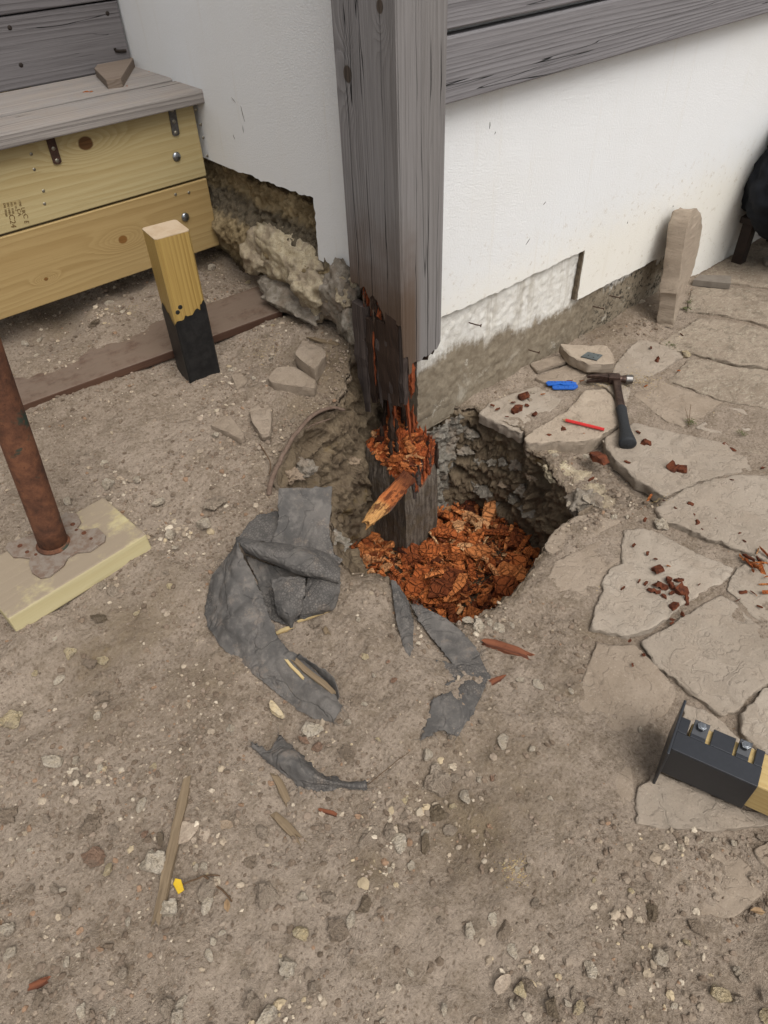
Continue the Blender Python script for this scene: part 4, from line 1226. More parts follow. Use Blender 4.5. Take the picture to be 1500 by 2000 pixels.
for (px, py) in ((345, 306), (362, 424)):
    b = MB(); b.add(*dome(at(px, py, 1, RY - .002), (0, -1, 0), .0125, .006)); b.build('coach_bolt', MAT['bolt'], steps, smooth=True)
for (a0, a1, mt) in (((92, 252), (113, 320), 'strap_rust'), ((333, 202), (344, 265), 'strap_grey')):
    p, q = at(*a0, 1, RY - .003), at(*a1, 1, RY - .003)
    d = q - p; L = np.linalg.norm(d); d /= L; sdv = np.cross(d, [0, 1.0, 0]); w = .0105
    b = MB(); poly = [p - sdv * w, p + sdv * w, q + sdv * w - d * .004, q + sdv * w * .5, q - sdv * w * .5, q - sdv * w - d * .004]
    b.prism(poly, (0, -.0025, 0)); st = b.build('steel_strap', MAT[mt], steps)
    for t in (.2, .55, .9):
        b = MB(); b.add(*dome(p + d * L * t + np.array([0, -.0024, 0]), (0, -1, 0), .0052, .0016, 10, 3)); b.build('screw', MAT['screw'], st, smooth=True)
for (px, py) in ((61, 301), (67, 331), (85, 373), (87, 398), (61, 266), (386, 202), (392, 243), (397, 269), (405, 304), (343, 380), (369, 376), (383, 214)):
    b = MB(); b.add(*dome(at(px, py, 1, RY - .0012), (0, -1, 0), .0042, .0012, 10, 3)); b.build('screw', MAT['screw'], steps, smooth=True)
for (px, py) in ((19, 54), (41, 127), (210, 26)):
    b = MB(); b.add(*dome(at(px, py, 1, BY - .0005), (0, -1, 0), .006, .0012, 10, 3)); b.build('screw', MAT['dark_screw'], steps, smooth=True)
MAT['ink'] = m_simple('grade_stamp_ink', sr(112, 84, 44), sr(140, 108, 60), .8, 0, 400, .0001)
def text_mesh(s, size, align='LEFT'):
    cu = bpy.data.curves.new('txt', 'FONT'); cu.body = s; cu.size = size; cu.extrude = .0002
    t = bpy.data.objects.new('txt', cu); COL.link(t)
    dg = bpy.context.evaluated_depsgraph_get(); dg.update()
    me = bpy.data.meshes.new_from_object(t.evaluated_get(dg))
    bpy.data.objects.remove(t); bpy.data.curves.remove(cu)
    return me
# grade stamp: letters turned a quarter, reading upwards towards the viewer's left
e1 = at(20, 402, 1, RY - .0016); e2 = at(27, 440, 1, RY - .0016)
tdir = e2 - e1; tdir /= np.linalg.norm(tdir)
tup = np.cross([0, -1.0, 0], tdir); tup /= np.linalg.norm(tup)
def stamp(s, px, py, size):
    o = link('grade_stamp', text_mesh(s, size), MAT['ink'], steps)
    c = at(px, py, 1, RY - .0016) - np.array(steps.location)
    nn = np.cross(tdir, tup)
    o.matrix_local = Matrix([[tdir[i], tup[i], nn[i], c[i]] for i in range(3)] + [[0, 0, 0, 1]])
stamp('UK', 41, 405, .0125); stamp('CA', 33, 408, .0125); stamp('C E', 45, 418, .016); stamp('C24', 17, 419, .019)
for k, (px, py, s) in enumerate(((36, 391, '1390'), (27, 394, 'SS 10-2'), (20, 395, 'KD  KAR'), (13, 396, 'EN 14081'), (6, 397, 'DN 70200'))):
    stamp(s, px, py, .0072)
# hooked latch hole on the old riser
b = MB(); b.tube([at(x, y, 1, BY - .002) for x, y in ((224, 94), (226, 99), (233, 100), (246, 99))], .004, 8); b.build('hook', MAT['dark_screw'], steps)

# grey offcut lying on the tread
MAT['offcut'] = m_wood('offcut_wood', 'x', sr(158, 142, 128), sr(116, 100, 86), ring=90, fine_amt=.6, rough=.9, bumpd=.002, contrast=.6)
tz = z_t + .026
oc = [at(a, c, 2, tz) for a, c in ((184, 133), (196, 117), (250, 102), (260, 113), (236, 152), (207, 156))]
b = MB(); b.prism(oc, (0, 0, -.0255)); o = b.build('timber_offcut', MAT['offcut'], bevel=.002)
tag(o, 'small brown-grey timber offcut with cut corner lying on the upper tread', 'offcut')

# ------------------------------------------------------------------ new post stub with black painted foot
MAT['stub'] = m_wood('treated_post_wood', 'z', sr(192, 160, 92), sr(144, 108, 48), ring=90, fine_amt=.4, rough=.42, bumpd=.0008, contrast=.42, stain=sr(178, 138, 62), spec=.5, stretch=.03)
MAT['endgrain'] = m_simple('sawn_end_grain', sr(214, 190, 160), sr(196, 168, 134), .85, 0, 30, .0006, .2)
MAT['bitumen'] = m_simple('black_bitumen_paint', sr(18, 18, 19), sr(44, 43, 42), .5, 0, 40, .0012, .4, .7)
Pb = G(373, 752)
zt = .46
def solve_stub():
    best = None
    for h in np.arange(.38, .62, .005):
        p = at(302, 468, 2, Pb[2] + h)
        d = np.hypot(*(p - Pb)[:2])
        if best is None or d < best[0]: best = (d, h, p)
    return best
_, SH, Pt = solve_stub()
bl, br = at(258, 452, 2, Pt[2]), at(372, 449, 2, Pt[2])
ul = (bl - Pt)[:2]; ur = (br - Pt)[:2]
ang = math.atan2(ur[1], ur[0]); wR, wL = np.hypot(*ur), np.hypot(*ul)
SW = .5 * (wR + wL)
print('stub', SH, 'w', wR, wL, 'ang', math.degrees(ang), 'lean', Pt - Pb)
stub = empty('new_post_stub', Pb, 'short new yellow post with black painted foot standing in the dirt', 'post')
ur_ = np.array([math.cos(ang), math.sin(ang), 0]); ul_ = np.array([-math.sin(ang), math.cos(ang), 0])
lean = (Pt - Pb) / SH
def stub_pt(a, c, h): return ur_ * a + ul_ * c + np.array([lean[0] * h, lean[1] * h, h])
def stub_col(z0f, z1f, grow, per=14):
    c8 = .005
    loop = []
    cor = [(0, 0), (SW, 0), (SW, SW), (0, SW)]
    for i in range(4):
        a, c = np.array(cor[i]), np.array(cor[(i + 1) % 4])
        for j in range(per):
            t = (j + .5) / per
            t = c8 / SW * .5 + t * (1 - c8 / SW)
            loop.append(a + (c - a) * t)
    V, F = [], []
    n = len(loop); m = 8; cc = np.array([SW / 2, SW / 2])
    for k in range(m):
        for i, p in enumerate(loop):
            q = cc + (p - cc) * (1 + grow / (SW / 2))
            z0, z1 = z0f(p), z1f(p)
            V.append(stub_pt(q[0], q[1], z0 + (z1 - z0) * k / (m - 1)))
    for k in range(m - 1):
        for i in range(n): F.append((k * n + i, k * n + (i + 1) % n, (k + 1) * n + (i + 1) % n, (k + 1) * n + i))
    return V, F, n, m
V, F, n, m = stub_col(lambda p: -.06, lambda p: SH - .002, 0)
link('timber', mesh_from('timber', V, F), MAT['stub'], stub)
b = MB()
me = mesh_from('sawn_top', [V[(m - 1) * n + i] + np.array([0, 0, d]) for d in (-.001, .002) for i in range(n)], [tuple(range(n, 2 * n))] + [(i, (i + 1) % n, n + (i + 1) % n, n + i) for i in range(n)])
link('sawn_top', me, MAT['endgrain'], stub)
def paint_top(p):
    q = np.array([[p[0], p[1], 0]])
    j = float(fbm(q, 38, 3, 33)[0])
    return .183 + .024 * j + (.022 * (p[0] / SW) if p[1] < SW * .3 else .012 * (p[1] / SW)) + (.016 if .8 < p[0] / SW < 1 and p[1] < .01 else 0)
V, F, n, m = stub_col(lambda p: -.05, paint_top, .0012, per=40)
link('bitumen_coat', mesh_from('bitumen_coat', V, F), MAT['bitumen'], stub)
b = MB()
for (px, py) in ((352, 600), (347, 610)):
    r = ray(px, py)
    nrm_f = -ul_; o_ = Pb + np.array([lean[0], lean[1], 1]) * .25
    t = ((o_ - CAM) @ nrm_f) / (r @ nrm_f); p = CAM + r * t - Pb
    b.add(*dome(p + nrm_f * .0003, nrm_f, .006, .0008, 9, 2))
me = mesh_from('paint_drip', b.v, b.f); link('paint_drip', me, MAT['bitumen'], stub)

# brown plank lying on the dirt behind the stub
MAT['plank'] = m_wood('stained_plank_wood', 'x', sr(104, 76, 60), sr(66, 44, 34), ring=40, fine_amt=.5, rough=.6, bumpd=.0015, contrast=.6, dust=.85, cov=(.22, .55), dust_col=sr(138, 120, 105), stain=sr(84, 56, 42))
a0 = G(28, 797, .012); a1 = G(552, 606, .02); a2 = G(505, 558, .02); a3 = G(-60, 746, .012)
ax_ = a1 - a0; L = np.linalg.norm(ax_); ax_ /= L
wv = a2 - a1; wv = wv - ax_ * (wv @ ax_); PW = np.linalg.norm(wv); wv /= PW
print('plank', L, PW, a0, a1)
nv = np.cross(ax_, wv)
plank = MB(); e0 = -.25
plank.prism([(e0, 0, 0), (L - .002, 0, 0), (L, PW * .3, 0), (L - .004, PW * .7, 0), (L - .002, PW, 0), (e0, PW, 0)], (0, 0, -.024))
o = plank.build('brown_plank', MAT['plank'], bevel=.0025)
o.matrix_world = Matrix([[ax_[i], wv[i], nv[i], a0[i]] for i in range(3)] + [[0, 0, 0, 1]])
tag(o, 'long dusty brown plank lying on the dirt in front of the steps', 'plank')

# ------------------------------------------------------------------ timber pad and the rusty prop on it
MAT['pad'] = m_wood('dusty_pad_wood', 'x', sr(208, 194, 150), sr(186, 168, 118), ring=30, fine_amt=.3, rough=.8, bumpd=.001, contrast=.35, dust=.9, cov=(.30, .52), dust_col=sr(162, 145, 126), stain=sr(198, 180, 132))
PADT = .045
q0 = G(35, 1239); q1 = G(299, 1077)
z0 = .5 * (q0[2] + q1[2]) - .004
q0, q1 = at(35, 1239, 2, z0), at(299, 1074, 2, z0)
q2 = at(178, 981, 2, z0 + PADT)
ax_ = q1 - q0; PL = np.linalg.norm(ax_); ax_ /= PL; wv = np.cross([0, 0, 1.0], ax_)
PWd = (q2 - q1) @ wv
print('pad', PL, PWd, q0, q1)
pad = MB()
pad.box((PL / 2, PWd / 2, PADT / 2), (PL / 2, 0, 0), (0, PWd / 2, 0), (0, 0, PADT / 2))
# slanted weathered top edges
V = np.array(pad.v)
V[V[:, 2] > .02, 1] = np.clip(V[V[:, 2] > .02, 1], .006, PWd - .004)
pad.v = [tuple(v) for v in V]
o = pad.build('timber_pad', MAT['pad'], bevel=.004)
o.matrix_world = Matrix([[ax_[i], wv[i], [0, 0, 1][i], q0[i]] for i in range(3)] + [[0, 0, 0, 1]])
tag(o, 'thick yellow timber pad dusted with dirt under the rusty prop', 'timber pad')
zp = z0 + PADT
pc = at(105, 1062, 2, zp + .006)
prop = empty('steel_prop', pc, 'rusty steel prop with flat base plate standing on the yellow timber pad', 'prop')
MAT['plate'] = m_simple('dusty_base_plate', sr(164, 150, 136), sr(122, 88, 66), .7, .3, 45, .001, .3)
# tube towards the upper left: find its lean from the picture
best = None
for h in np.arange(.2, .9, .01):
    p = at(8, 790, 2, zp + h); d = np.hypot(*(p - pc)[:2])
    if best is None or d < best[0]: best = (d, h, p)
tt = best[2]; dirv = (tt - pc) / np.linalg.norm(tt - pc)
print('prop lean', dirv)
b = MB(); TR = .030
ring_pts = [pc + dirv * s for s in np.linspace(0, 1.5, 30)]
b.tube(ring_pts, [TR * (1 + .006 * random.uniform(-1, 1)) for _ in ring_pts], 28)
b.build('tube', MAT['rust'], prop, smooth=True)
b = MB(); b.tube([pc + dirv * s for s in (0, .002, .005, .008)], [TR + .006, TR + .005, TR + .002, TR], 24); b.build('weld', MAT['rust'], prop, smooth=True)
pl = [(10, 1070), (15, 1060), (60, 1045), (95, 1030), (128, 1000), (150, 1003), (158, 1018), (150, 1030), (165, 1035), (190, 1030), (206, 1045), (204, 1056), (175, 1076), (150, 1078), (132, 1088), (124, 1103), (96, 1125), (78, 1128), (62, 1118), (56, 1100), (58, 1090), (40, 1087), (25, 1087)]
poly = [at(a, c, 2, zp + .006) for a, c in pl]
b = MB(); b.prism(poly, (0, 0, -.0058)); pp = b.build('base_plate', MAT['plate'], prop, bevel=.001)
MAT['hole'] = m_simple('rust_hole', sr(112, 66, 42), sr(60, 36, 24), .9, 0, 200)
for (px, py, r) in ((39, 1066, .006), (53, 1078, .005), (142, 1024, .006), (149, 1035, .004), (164, 1041, .006), (178, 1052, .004), (70, 1083, .004)):
    b = MB(); c = at(px, py, 2, zp + .0061)
    b.tube([c - np.array([0, 0, .003]), c + np.array([0, 0, .0006])], r * .9, 10); b.build('bolt_hole', MAT['hole'], pp)

# ------------------------------------------------------------------ torn grey weed membrane
def cr(P, t):
    """Catmull-Rom along the rows of P (k, ..., 3), t in 0..1"""
    k = len(P); u = np.clip(t, 0, 1) * (k - 1)
    i = np.minimum(u.astype(int), k - 2); f = (u - i)
    f = f.reshape(-1, *([1] * (P.ndim - 1)))
    p0, p1, p2, p3 = P[np.maximum(i - 1, 0)], P[i], P[i + 1], P[np.minimum(i + 2, k - 1)]
    return .5 * (2 * p1 + (p2 - p0) * f + (2 * p0 - 5 * p1 + 4 * p2 - p3) * f ** 2 + (3 * p1 - p0 - 3 * p2 + p3) * f ** 3)
def sheet(name, rows, parent, nu=60, nv=60, wr=.002, seed=0, ragged=.003, thick=.0011, fray=0):
    """rows of (px, py, height above ground): a cloth surface through those points"""
    W = []
    for r in rows:
        q = np.array([G(a, c, h) for a, c, h in r])
        W.append(cr(q, np.linspace(0, 1, nu)))
    W = np.array(W)
    S = cr(W, np.linspace(0, 1, nv))               # nv, nu, 3
    P = S.reshape(-1, 3)
    du = np.gradient(S, axis=1); dv = np.gradient(S, axis=0)
    nr = np.cross(du, dv).reshape(-1, 3); nr /= np.linalg.norm(nr, axis=1)[:, None] + 1e-9
    fl = nr[:, 2].mean() < 0
    rd1 = 1 - 2 * np.abs(vnoise(P * [1, .6, 1], 24, seed + 5)); rd2 = 1 - 2 * np.abs(vnoise(P * [.6, 1, 1], 60, seed + 6))
    P = P + nr * (wr * (1.1 * fbm(P, 16, 3, seed + 4) + .9 * rd1 + .45 * rd2))[:, None]
    ed = np.zeros((nv, nu)); ed[0] = ed[-1] = 1; ed[:, 0] = ed[:, -1] = 1
    j = np.stack([fbm(P, 90, 3, seed + 7), fbm(P, 90, 3, seed + 8), 0 * P[:, 0]], 1)
    P = P + j * (ragged * ed.reshape(-1, 1))
    i = np.arange(nu * nv).reshape(nv, nu)
    Q = np.stack([i[:-1, :-1], i[:-1, 1:], i[1:, 1:], i[1:, :-1]], 2).reshape(-1, 4)
    if fl: Q = Q[:, ::-1]
    o = link(name, mesh_np(name, rel(parent, P), Q), MAT['fabric'], parent)
    s = o.modifiers.new('thickness', 'SOLIDIFY'); s.thickness = thick; s.offset = 0
    if fray:                                       # loose fibres along the torn edge
        fb = MB(); S2 = P.reshape(nv, nu, 3); edge = list(S2[0]) + list(S2[-1]) + list(S2[:, 0]) + list(S2[:, -1]); cc = P.mean(0)
        for q in range(fray):
            p = random.choice(edge); d = p - cc; d[2] = 0; d = d / (np.linalg.norm(d) + 1e-6) + np.array([random.gauss(0, .8), random.gauss(0, .8), random.gauss(.0, .15)])
            L = random.uniform(.003, .012); fb.tube([p, p + d * L * .5 + [0, 0, .001], p + d * L], [.0004, .0003, .0002], 4)
        fb.build('frayed_fibres', MAT['fabric'], parent)['kind'] = 'stuff'
    return o
mem = empty('folded_membrane', G(520, 1150), 'crumpled dark grey weed membrane folded in a heap at the left edge of the pit', 'membrane')
# upright flap at the back
sheet('flap', [[(543, 953, .085), (600, 952, .088), (650, 949, .085)], [(543, 985, .080), (600, 985, .084), (648, 985, .078)], [(541, 1035, .055), (598, 1030, .064), (644, 1042, .055)],
               [(520, 1070, .03), (596, 1075, .04), (655, 1090, .03)], [(520, 1100, .0), (596, 1105, .01), (655, 1110, .0)]], mem, seed=10)
sheet('flap', [[(505, 1003, .020), (545, 998, .03)], [(485, 1025, .03), (545, 1028, .035)], [(462, 1052, .05), (540, 1060, .04)]], mem, 40, 40, seed=20)
# rolled ridge across the middle
sheet('roll', [[(480, 1058, .040), (560, 1062, .035), (640, 1085, .03), (662, 1098, .02)],
               [(461, 1050, .075), (545, 1062, .078), (615, 1072, .072), (664, 1105, .055)],
               [(463, 1056, .088), (548, 1080, .095), (612, 1098, .090), (665, 1124, .072)],
               [(470, 1066, .082), (540, 1097, .085), (605, 1122, .080), (663, 1139, .060)],
               [(478, 1078, .062), (535, 1104, .06), (600, 1126, .055), (660, 1142, .042)],
               [(490, 1084, .045), (535, 1100, .04), (600, 1118, .03), (650, 1135, .02)]], mem, 70, 50, seed=30)
sheet('corner', [[(642, 1076, .035), (668, 1092, .03)], [(650, 1098, .030), (662, 1104, .03)]], mem, 20, 20, seed=33)
# big left flap that runs down into the tail
sheet('tail', [[(459, 1051, .088), (460, 1052, .089), (462, 1054, .090)],
               [(441, 1083, .058), (462, 1080, .085), (478, 1094, .080)],
               [(414, 1125, .022), (455, 1122, .065), (497, 1130, .062)],
               [(402, 1175, .006), (452, 1170, .050), (514, 1170, .052)],
               [(403, 1212, .004), (458, 1210, .044), (530, 1212, .046)],
               [(424, 1252, .003), (476, 1246, .036), (545, 1247, .044)],
               [(462, 1290, .003), (515, 1272, .034), (566, 1272, .036)],
               [(512, 1330, .003), (552, 1304, .028), (592, 1289, .022)],
               [(562, 1372, .003), (600, 1345, .020), (628, 1325, .006)],
               [(612, 1402, .003), (634, 1378, .022), (652, 1356, .012)],
               [(652, 1411, .003), (662, 1392, .014), (666, 1378, .006)]], mem, 90, 190, wr=.0032, seed=40, fray=70)
sheet('tail_lip', [[(585, 1278, .030), (575, 1285, .022)], [(610, 1294, .030), (600, 1300, .012)], [(638, 1312, .028), (628, 1322, .004)], [(655, 1335, .026), (648, 1345, .004)], [(662, 1362, .022), (655, 1368, .006)]], mem, 24, 60, seed=50)
# inner folds and one added backing sheet
sheet('fold_or_backing', [[(527, 1128, .050), (560, 1126, .060), (598, 1128, .055)], [(535, 1160, .045), (562, 1158, .058), (595, 1160, .048)], [(541, 1195, .030), (565, 1195, .045), (587, 1195, .03)],
                     [(555, 1215, .012), (567, 1216, .02), (576, 1216, .012)], [(566, 1228, .004), (568, 1229, .005), (570, 1229, .004)]], mem, 40, 50, seed=60)
sheet('fold_or_backing', [[(600, 1120, .045), (635, 1128, .055), (664, 1136, .05)], [(596, 1160, .045), (635, 1160, .055), (664, 1158, .035)], [(588, 1185, .03), (630, 1188, .035), (652, 1188, .012)], [(584, 1206, .008), (615, 1202, .010), (640, 1196, .003)]], mem, 40, 40, seed=70)
sheet('fold_or_backing', [[(528, 1152, .018), (545, 1150, .02)], [(530, 1180, .018), (545, 1178, .02)]], mem, 16, 16, seed=75)
sheet('fold_or_backing', [[(478, 1084, .035), (540, 1106, .025), (640, 1130, .02)], [(500, 1130, .014), (560, 1138, .010), (645, 1150, .008)], [(520, 1190, .005), (570, 1200, .005), (630, 1192, .005)]], mem, 40, 40, seed=66)  # added floor sheet, keeps the shaded inside of the heap dark
sheet('fold_or_backing', [[(512, 1170, .008), (555, 1178, .008), (600, 1190, .006)], [(520, 1208, .006), (560, 1218, .006), (590, 1204, .004)]], mem, 30, 20, seed=77)
strip = empty('torn_membrane', G(860, 1300), 'torn grey membrane strip with a hole half buried in dirt below the pit', 'membrane')
sheet('tongue', [[(765, 1134, .006), (772, 1134, .010), (780, 1146, .006)], [(768, 1170, .004), (782, 1168, .012), (797, 1172, .004)], [(775, 1215, .003), (792, 1212, .010), (806, 1212, .002)], [(788, 1262, .001), (798, 1260, .006), (808, 1258, -.001)], [(803, 1298, -.004), (806, 1300, .0035), (809, 1297, -.004)]], strip, 40, 60, seed=80)
sheet('strip', [[(803, 1182, .007), (818, 1184, .010), (836, 1190, .007)],
                [(826, 1222, .0075), (846, 1206, .008), (878, 1212, .008)],
                [(858, 1262, .0075), (882, 1242, .009), (922, 1255, .008)],
                [(884, 1296, .0075), (910, 1282, .010), (944, 1296, .008)],
                [(908, 1318, .007), (928, 1316, .010), (952, 1318, .007)],
                [(893, 1345, .007), (918, 1348, .009), (944, 1350, .007)],
                [(852, 1362, .0075), (892, 1372, .008), (928, 1382, .007)],
                [(836, 1400, .0), (872, 1402, .007), (910, 1412, .003)],
                [(827, 1444, .0075), (858, 1426, .008), (895, 1438, .0)]], strip, 70, 150, wr=.0010, seed=90, ragged=.006, fray=90)
sheet('strip', [[(850, 1290, .0035), (872, 1290, .005), (890, 1300, .008)], [(878, 1322, .001), (892, 1320, .008), (905, 1318, .010)], [(868, 1338, .0035), (886, 1332, .004), (896, 1328, .006)]], strip, 24, 30, seed=95)
scrap = empty('membrane_scrap', G(600, 1510), 'small dark scrap of membrane sticking out of the dirt below the folded heap', 'membrane')
sheet('scrap', [[(490, 1452, -.002), (492, 1456, 0), (496, 1462, -.002)], [(522, 1466, .004), (520, 1478, .010), (524, 1490, .002)], [(548, 1440, -.004), (552, 1482, .022), (556, 1516, .003)],
                [(572, 1462, -.004), (586, 1498, .026), (592, 1540, .003)], [(608, 1496, -.003), (620, 1516, .022), (632, 1546, .002)], [(656, 1520, .004), (662, 1530, .012), (670, 1540, .002)], [(716, 1533, .002), (718, 1535, .003), (720, 1537, .0)]], scrap, 50, 110, wr=.0035, seed=100, ragged=.005, fray=50)

# ------------------------------------------------------------------ rotten wood debris
def pit_floor(x, y):
    c = at(900, 1090, 2, -.36)[:2]
    return FLOOR_Z + .038 * math.exp(-((x - c[0]) ** 2 + (y - c[1]) ** 2) / .05) + .012 * float(fbm(np.array([[x, y, 0]]), 12, 3, 55)[0])
def in_floor():
    while True:
        th = random.uniform(-math.pi, math.pi); r = (float(flo_r(th)) + .012) * math.sqrt(random.random())
        x, y = PIT_C[0] + math.cos(th) * r, PIT_C[1] + math.sin(th) * r
        if PX0 - .004 < x < PX1 + .004 and PY0 - .004 < y < PY1 + .1: continue
        return x, y
pts, szs = [], []
for q in range(6000):
    x, y = in_floor()
    pts.append(np.array([x, y, pit_floor(x, y) + random.uniform(-.012, .022)])); szs.append(random.choice([.004, .006, .008, .011, .014, .018, .022]))
o = link('wood_chip_litter', chip_stuff('wood_chip_litter', pts, szs, MAT['rot'], .6), MAT['rot'])
tag(o, 'fine orange-brown litter of rotten wood covering the floor of the pit', 'wood litter', kind='stuff')
def chip(px, py, s, label, group, mat=None, zadd=None, me=None, rot=None, xyz=None):
    me = me or random.choice(CHIP_ME)
    p = G(px, py, .004) if xyz is None else xyz
    o = link('wood_chip', me, None, None, p)
    L = s / FOC * np.linalg.norm(np.array(p) - CAM)
    o.scale = (L, L, L)
    o.rotation_euler = (rand_rot(.35) if rot is None else rot).to_euler()
    return tag(o, label, 'wood chip', group)
for q in range(250):
    x, y = in_floor()
    z = pit_floor(x, y) + random.uniform(.006, .034)
    s = random.choice([14, 16, 18, 20, 24, 28, 32, 38]) if q > 105 else random.choice([42, 48, 54, 60, 70])
    zone = 'in the shade behind the stump' if (y > .0 and x < .07) else 'against the back wall of the pit' if (x > .12 and y > -.16) else 'left of the stump in the pit' if x < PX0 - .02 and y > -.2 else 'close in front of the stump' if y > -.19 else 'at the right side of the pit' if x > .06 else 'at the front of the pit under the rim'
    big = 'large broken' if s >= 42 else 'middling broken' if s >= 24 else 'small'
    chip(0, 0, s, f'{big} chip of orange-brown rotten wood {zone}', f'{big} rotten chips {zone}', xyz=np.array([x, y, z]))
_flagtop = lambda px, py: at(px, py, 2, .013)
_red = [(1023, 773, 24), (1008, 800, 22), (1045, 807, 14), (972, 797, 8), (1003, 784, 8), (962, 790, 9), (990, 812, 8), (1030, 790, 8), (1098, 838, 17), (1077, 851, 13), (1262, 863, 17), (1247, 842, 8), (1315, 912, 22), (1226, 901, 10),
        (1155, 934, 10), (1334, 914, 20), (1292, 1143, 28), (1278, 1152, 22), (1307, 1130, 20), (1312, 1141, 18), (1334, 1153, 26), (1313, 1156, 13), (1297, 1162, 10), (1286, 1110, 22), (1328, 1131, 15), (1316, 1182, 17), (1342, 1170, 15),
        (1262, 1137, 8), (1249, 1133, 7), (1217, 1147, 8), (1364, 1021, 18), (1349, 982, 10), (1374, 1035, 8), (1260, 1013, 8), (1334, 1198, 9), (1313, 1208, 8), (1313, 1215, 8), (1453, 1155, 13), (1284, 701, 10), (1272, 677, 9), (1432, 876, 9), (1416, 866, 10),
        (1357, 1003, 6), (1400, 1012, 7), (1490, 912, 6), (1430, 935, 6), (1446, 1040, 6), (1455, 1055, 7), (1320, 990, 6), (1238, 1063, 7), (1265, 1079, 7), (1282, 1090, 6), (1230, 1250, 6), (1258, 1277, 8), (1236, 1297, 8), (1366, 1140, 7)]
for i, (px, py, s) in enumerate(_red):
    hot = 1225 < px < 1350 and 1095 < py < 1220
    lb = ('dark red crumb of rotten wood in the scatter on the flagstone right of the pit', 'rot crumbs on the flagstone right of the pit') if hot else \
         (('red-brown rot crumb on the flagstone between the pit and the blue shims', 'rot crumbs near the blue shims') if py < 830 and px < 1060 else ('small red-brown rot crumb lying on the paving', 'rot crumbs on the paving'))
    o = chip(px, py, s * 1.05, lb[0], lb[1], me=CRUMB_ME[random.choice([0, 2, 5, 7])], xyz=_flagtop(px, py) - np.array([0, 0, .003]))
    if s > 15: o.scale = (o.scale[0] * .8, o.scale[1] * 1.15, o.scale[2] * 1.4)
chip(1166, 893, 36, 'dark red lump of rotten wood on gravel beside the hammer handle', None, me=CRUMB_ME[2], xyz=G(1166, 893, .008))
_or = [(1460, 1090, 30), (1480, 1100, 30), (1495, 1082, 26), (1490, 1112, 22), (1470, 1116, 16), (1495, 1140, 20), (1498, 1156, 20), (1442, 1170, 10), (1476, 1106, 26), (1462, 1098, 22), (1486, 1094, 24), (1485, 1183, 10), (1450, 1088, 16), (1470, 1156, 9), (1478, 1160, 8), (1480, 1076, 14), (1497, 1128, 14)]
for (px, py, s) in _or:
    chip(px, py, s, 'fresh orange wood shaving in the little pile at the right edge of the paving', 'orange shavings at the right edge', me=CHIP_ME[random.choice([1, 3, 4, 6])], xyz=_flagtop(px, py) + np.array([0, 0, random.uniform(-.004, .004)]))
_pale = [(1124, 711, 18), (1135, 742, 12), (1112, 742, 14), (1060, 768, 10), (1141, 838, 12), (1138, 846, 10), (1094, 831, 10), (1270, 969, 18), (1296, 975, 12), (1306, 1103, 14), (1332, 652, 9), (1326, 722, 9), (1262, 752, 7)]
for (px, py, s) in _pale:
    chip(px, py, s, 'pale orange wood chip among the tools on the paving', 'pale chips among the tools', me=CHIP_ME[random.choice([1, 3, 6])], xyz=_flagtop(px, py) - np.array([0, 0, .003]))
MAT['splint'] = m_wood('red_splinter_wood', 'x', sr(150, 92, 64), sr(84, 48, 34), ring=160, fine_amt=.7, rough=.9, bumpd=.004, contrast=.8)
MAT['stick'] = m_wood('old_stick_wood', 'x', sr(150, 130, 104), sr(110, 92, 70), ring=120, fine_amt=.6, rough=.9, bumpd=.002, contrast=.5, stain=sr(132, 112, 88))
MAT['strawwood'] = m_wood('fresh_splinter_wood', 'x', sr(214, 190, 140), sr(176, 146, 98), ring=160, fine_amt=.4, rough=.8, bumpd=.001, contrast=.5)
def splint(name, px0, py0, px1, py1, w, t, mat, label, cat, h=.004, h1=None, group=None, seed=1, n=10):
    a, c = G(px0, py0, h), G(px1, py1, h if h1 is None else h1)
    ax = c - a; L = np.linalg.norm(ax); ax /= L
    sdv = np.cross([0, 0, 1.0], ax); sdv /= np.linalg.norm(sdv); up = np.cross(ax, sdv)
    r_ = np.random.default_rng(seed); V, F = [], []
    n = max(4, min(n, int(L / .016)))
    for k in range(n):
        u = k / (n - 1); e = (1 - .22 * abs(2 * u - 1) ** 7)
        o1, o2 = r_.normal(0, w * .07), r_.normal(0, t * .1)
        for p, q in ((-1, -1), (0, -1.1), (1, -1), (1.1, 0), (1, 1), (0, 1.15), (-1, 1), (-1.1, 0)):
            V.append((u * L + (r_.normal(0, w * .5) if k in (0, n - 1) else 0), o1 + p * w * .5 * e * r_.uniform(.85, 1.12), o2 + q * t * .5 * e * r_.uniform(.85, 1.12)))
    for k in range(n - 1):
        for i in range(8): F.append((k * 8 + i, k * 8 + (i + 1) % 8, (k + 1) * 8 + (i + 1) % 8, (k + 1) * 8 + i))
    F.append(tuple(range(7, -1, -1))); F.append(tuple(range((n - 1) * 8, n * 8)))
    o = link(name, mesh_from(name, V, F), mat)
    o.matrix_world = Matrix([[ax[i], sdv[i], up[i], a[i]] for i in range(3)] + [[0, 0, 0, 1]])
    return tag(o, label, cat, group)
splint('rotten_splinter', 944, 1254, 1032, 1280, .019, .012, MAT['splint'], 'red-brown splinter of rotten wood lying on dirt in front of the pit', 'splinter', .005, seed=2)
splint('rotten_splinter', 955, 1338, 982, 1322, .012, .006, MAT['splint'], 'short dull red splinter in the dirt right of the torn membrane strip', 'splinter', .001, seed=3)
splint('wood_stick', 366, 1528, 307, 1792, .015, .010, MAT['stick'], 'long thin brown stick lying on the dirt at lower left', 'stick', .005, seed=4, n=18)
splint('fresh_splinter', 583, 1213, 643, 1192, .006, .004, MAT['strawwood'], 'fresh straw-yellow splinter beside the folded membrane', 'splinter', .006, seed=5)
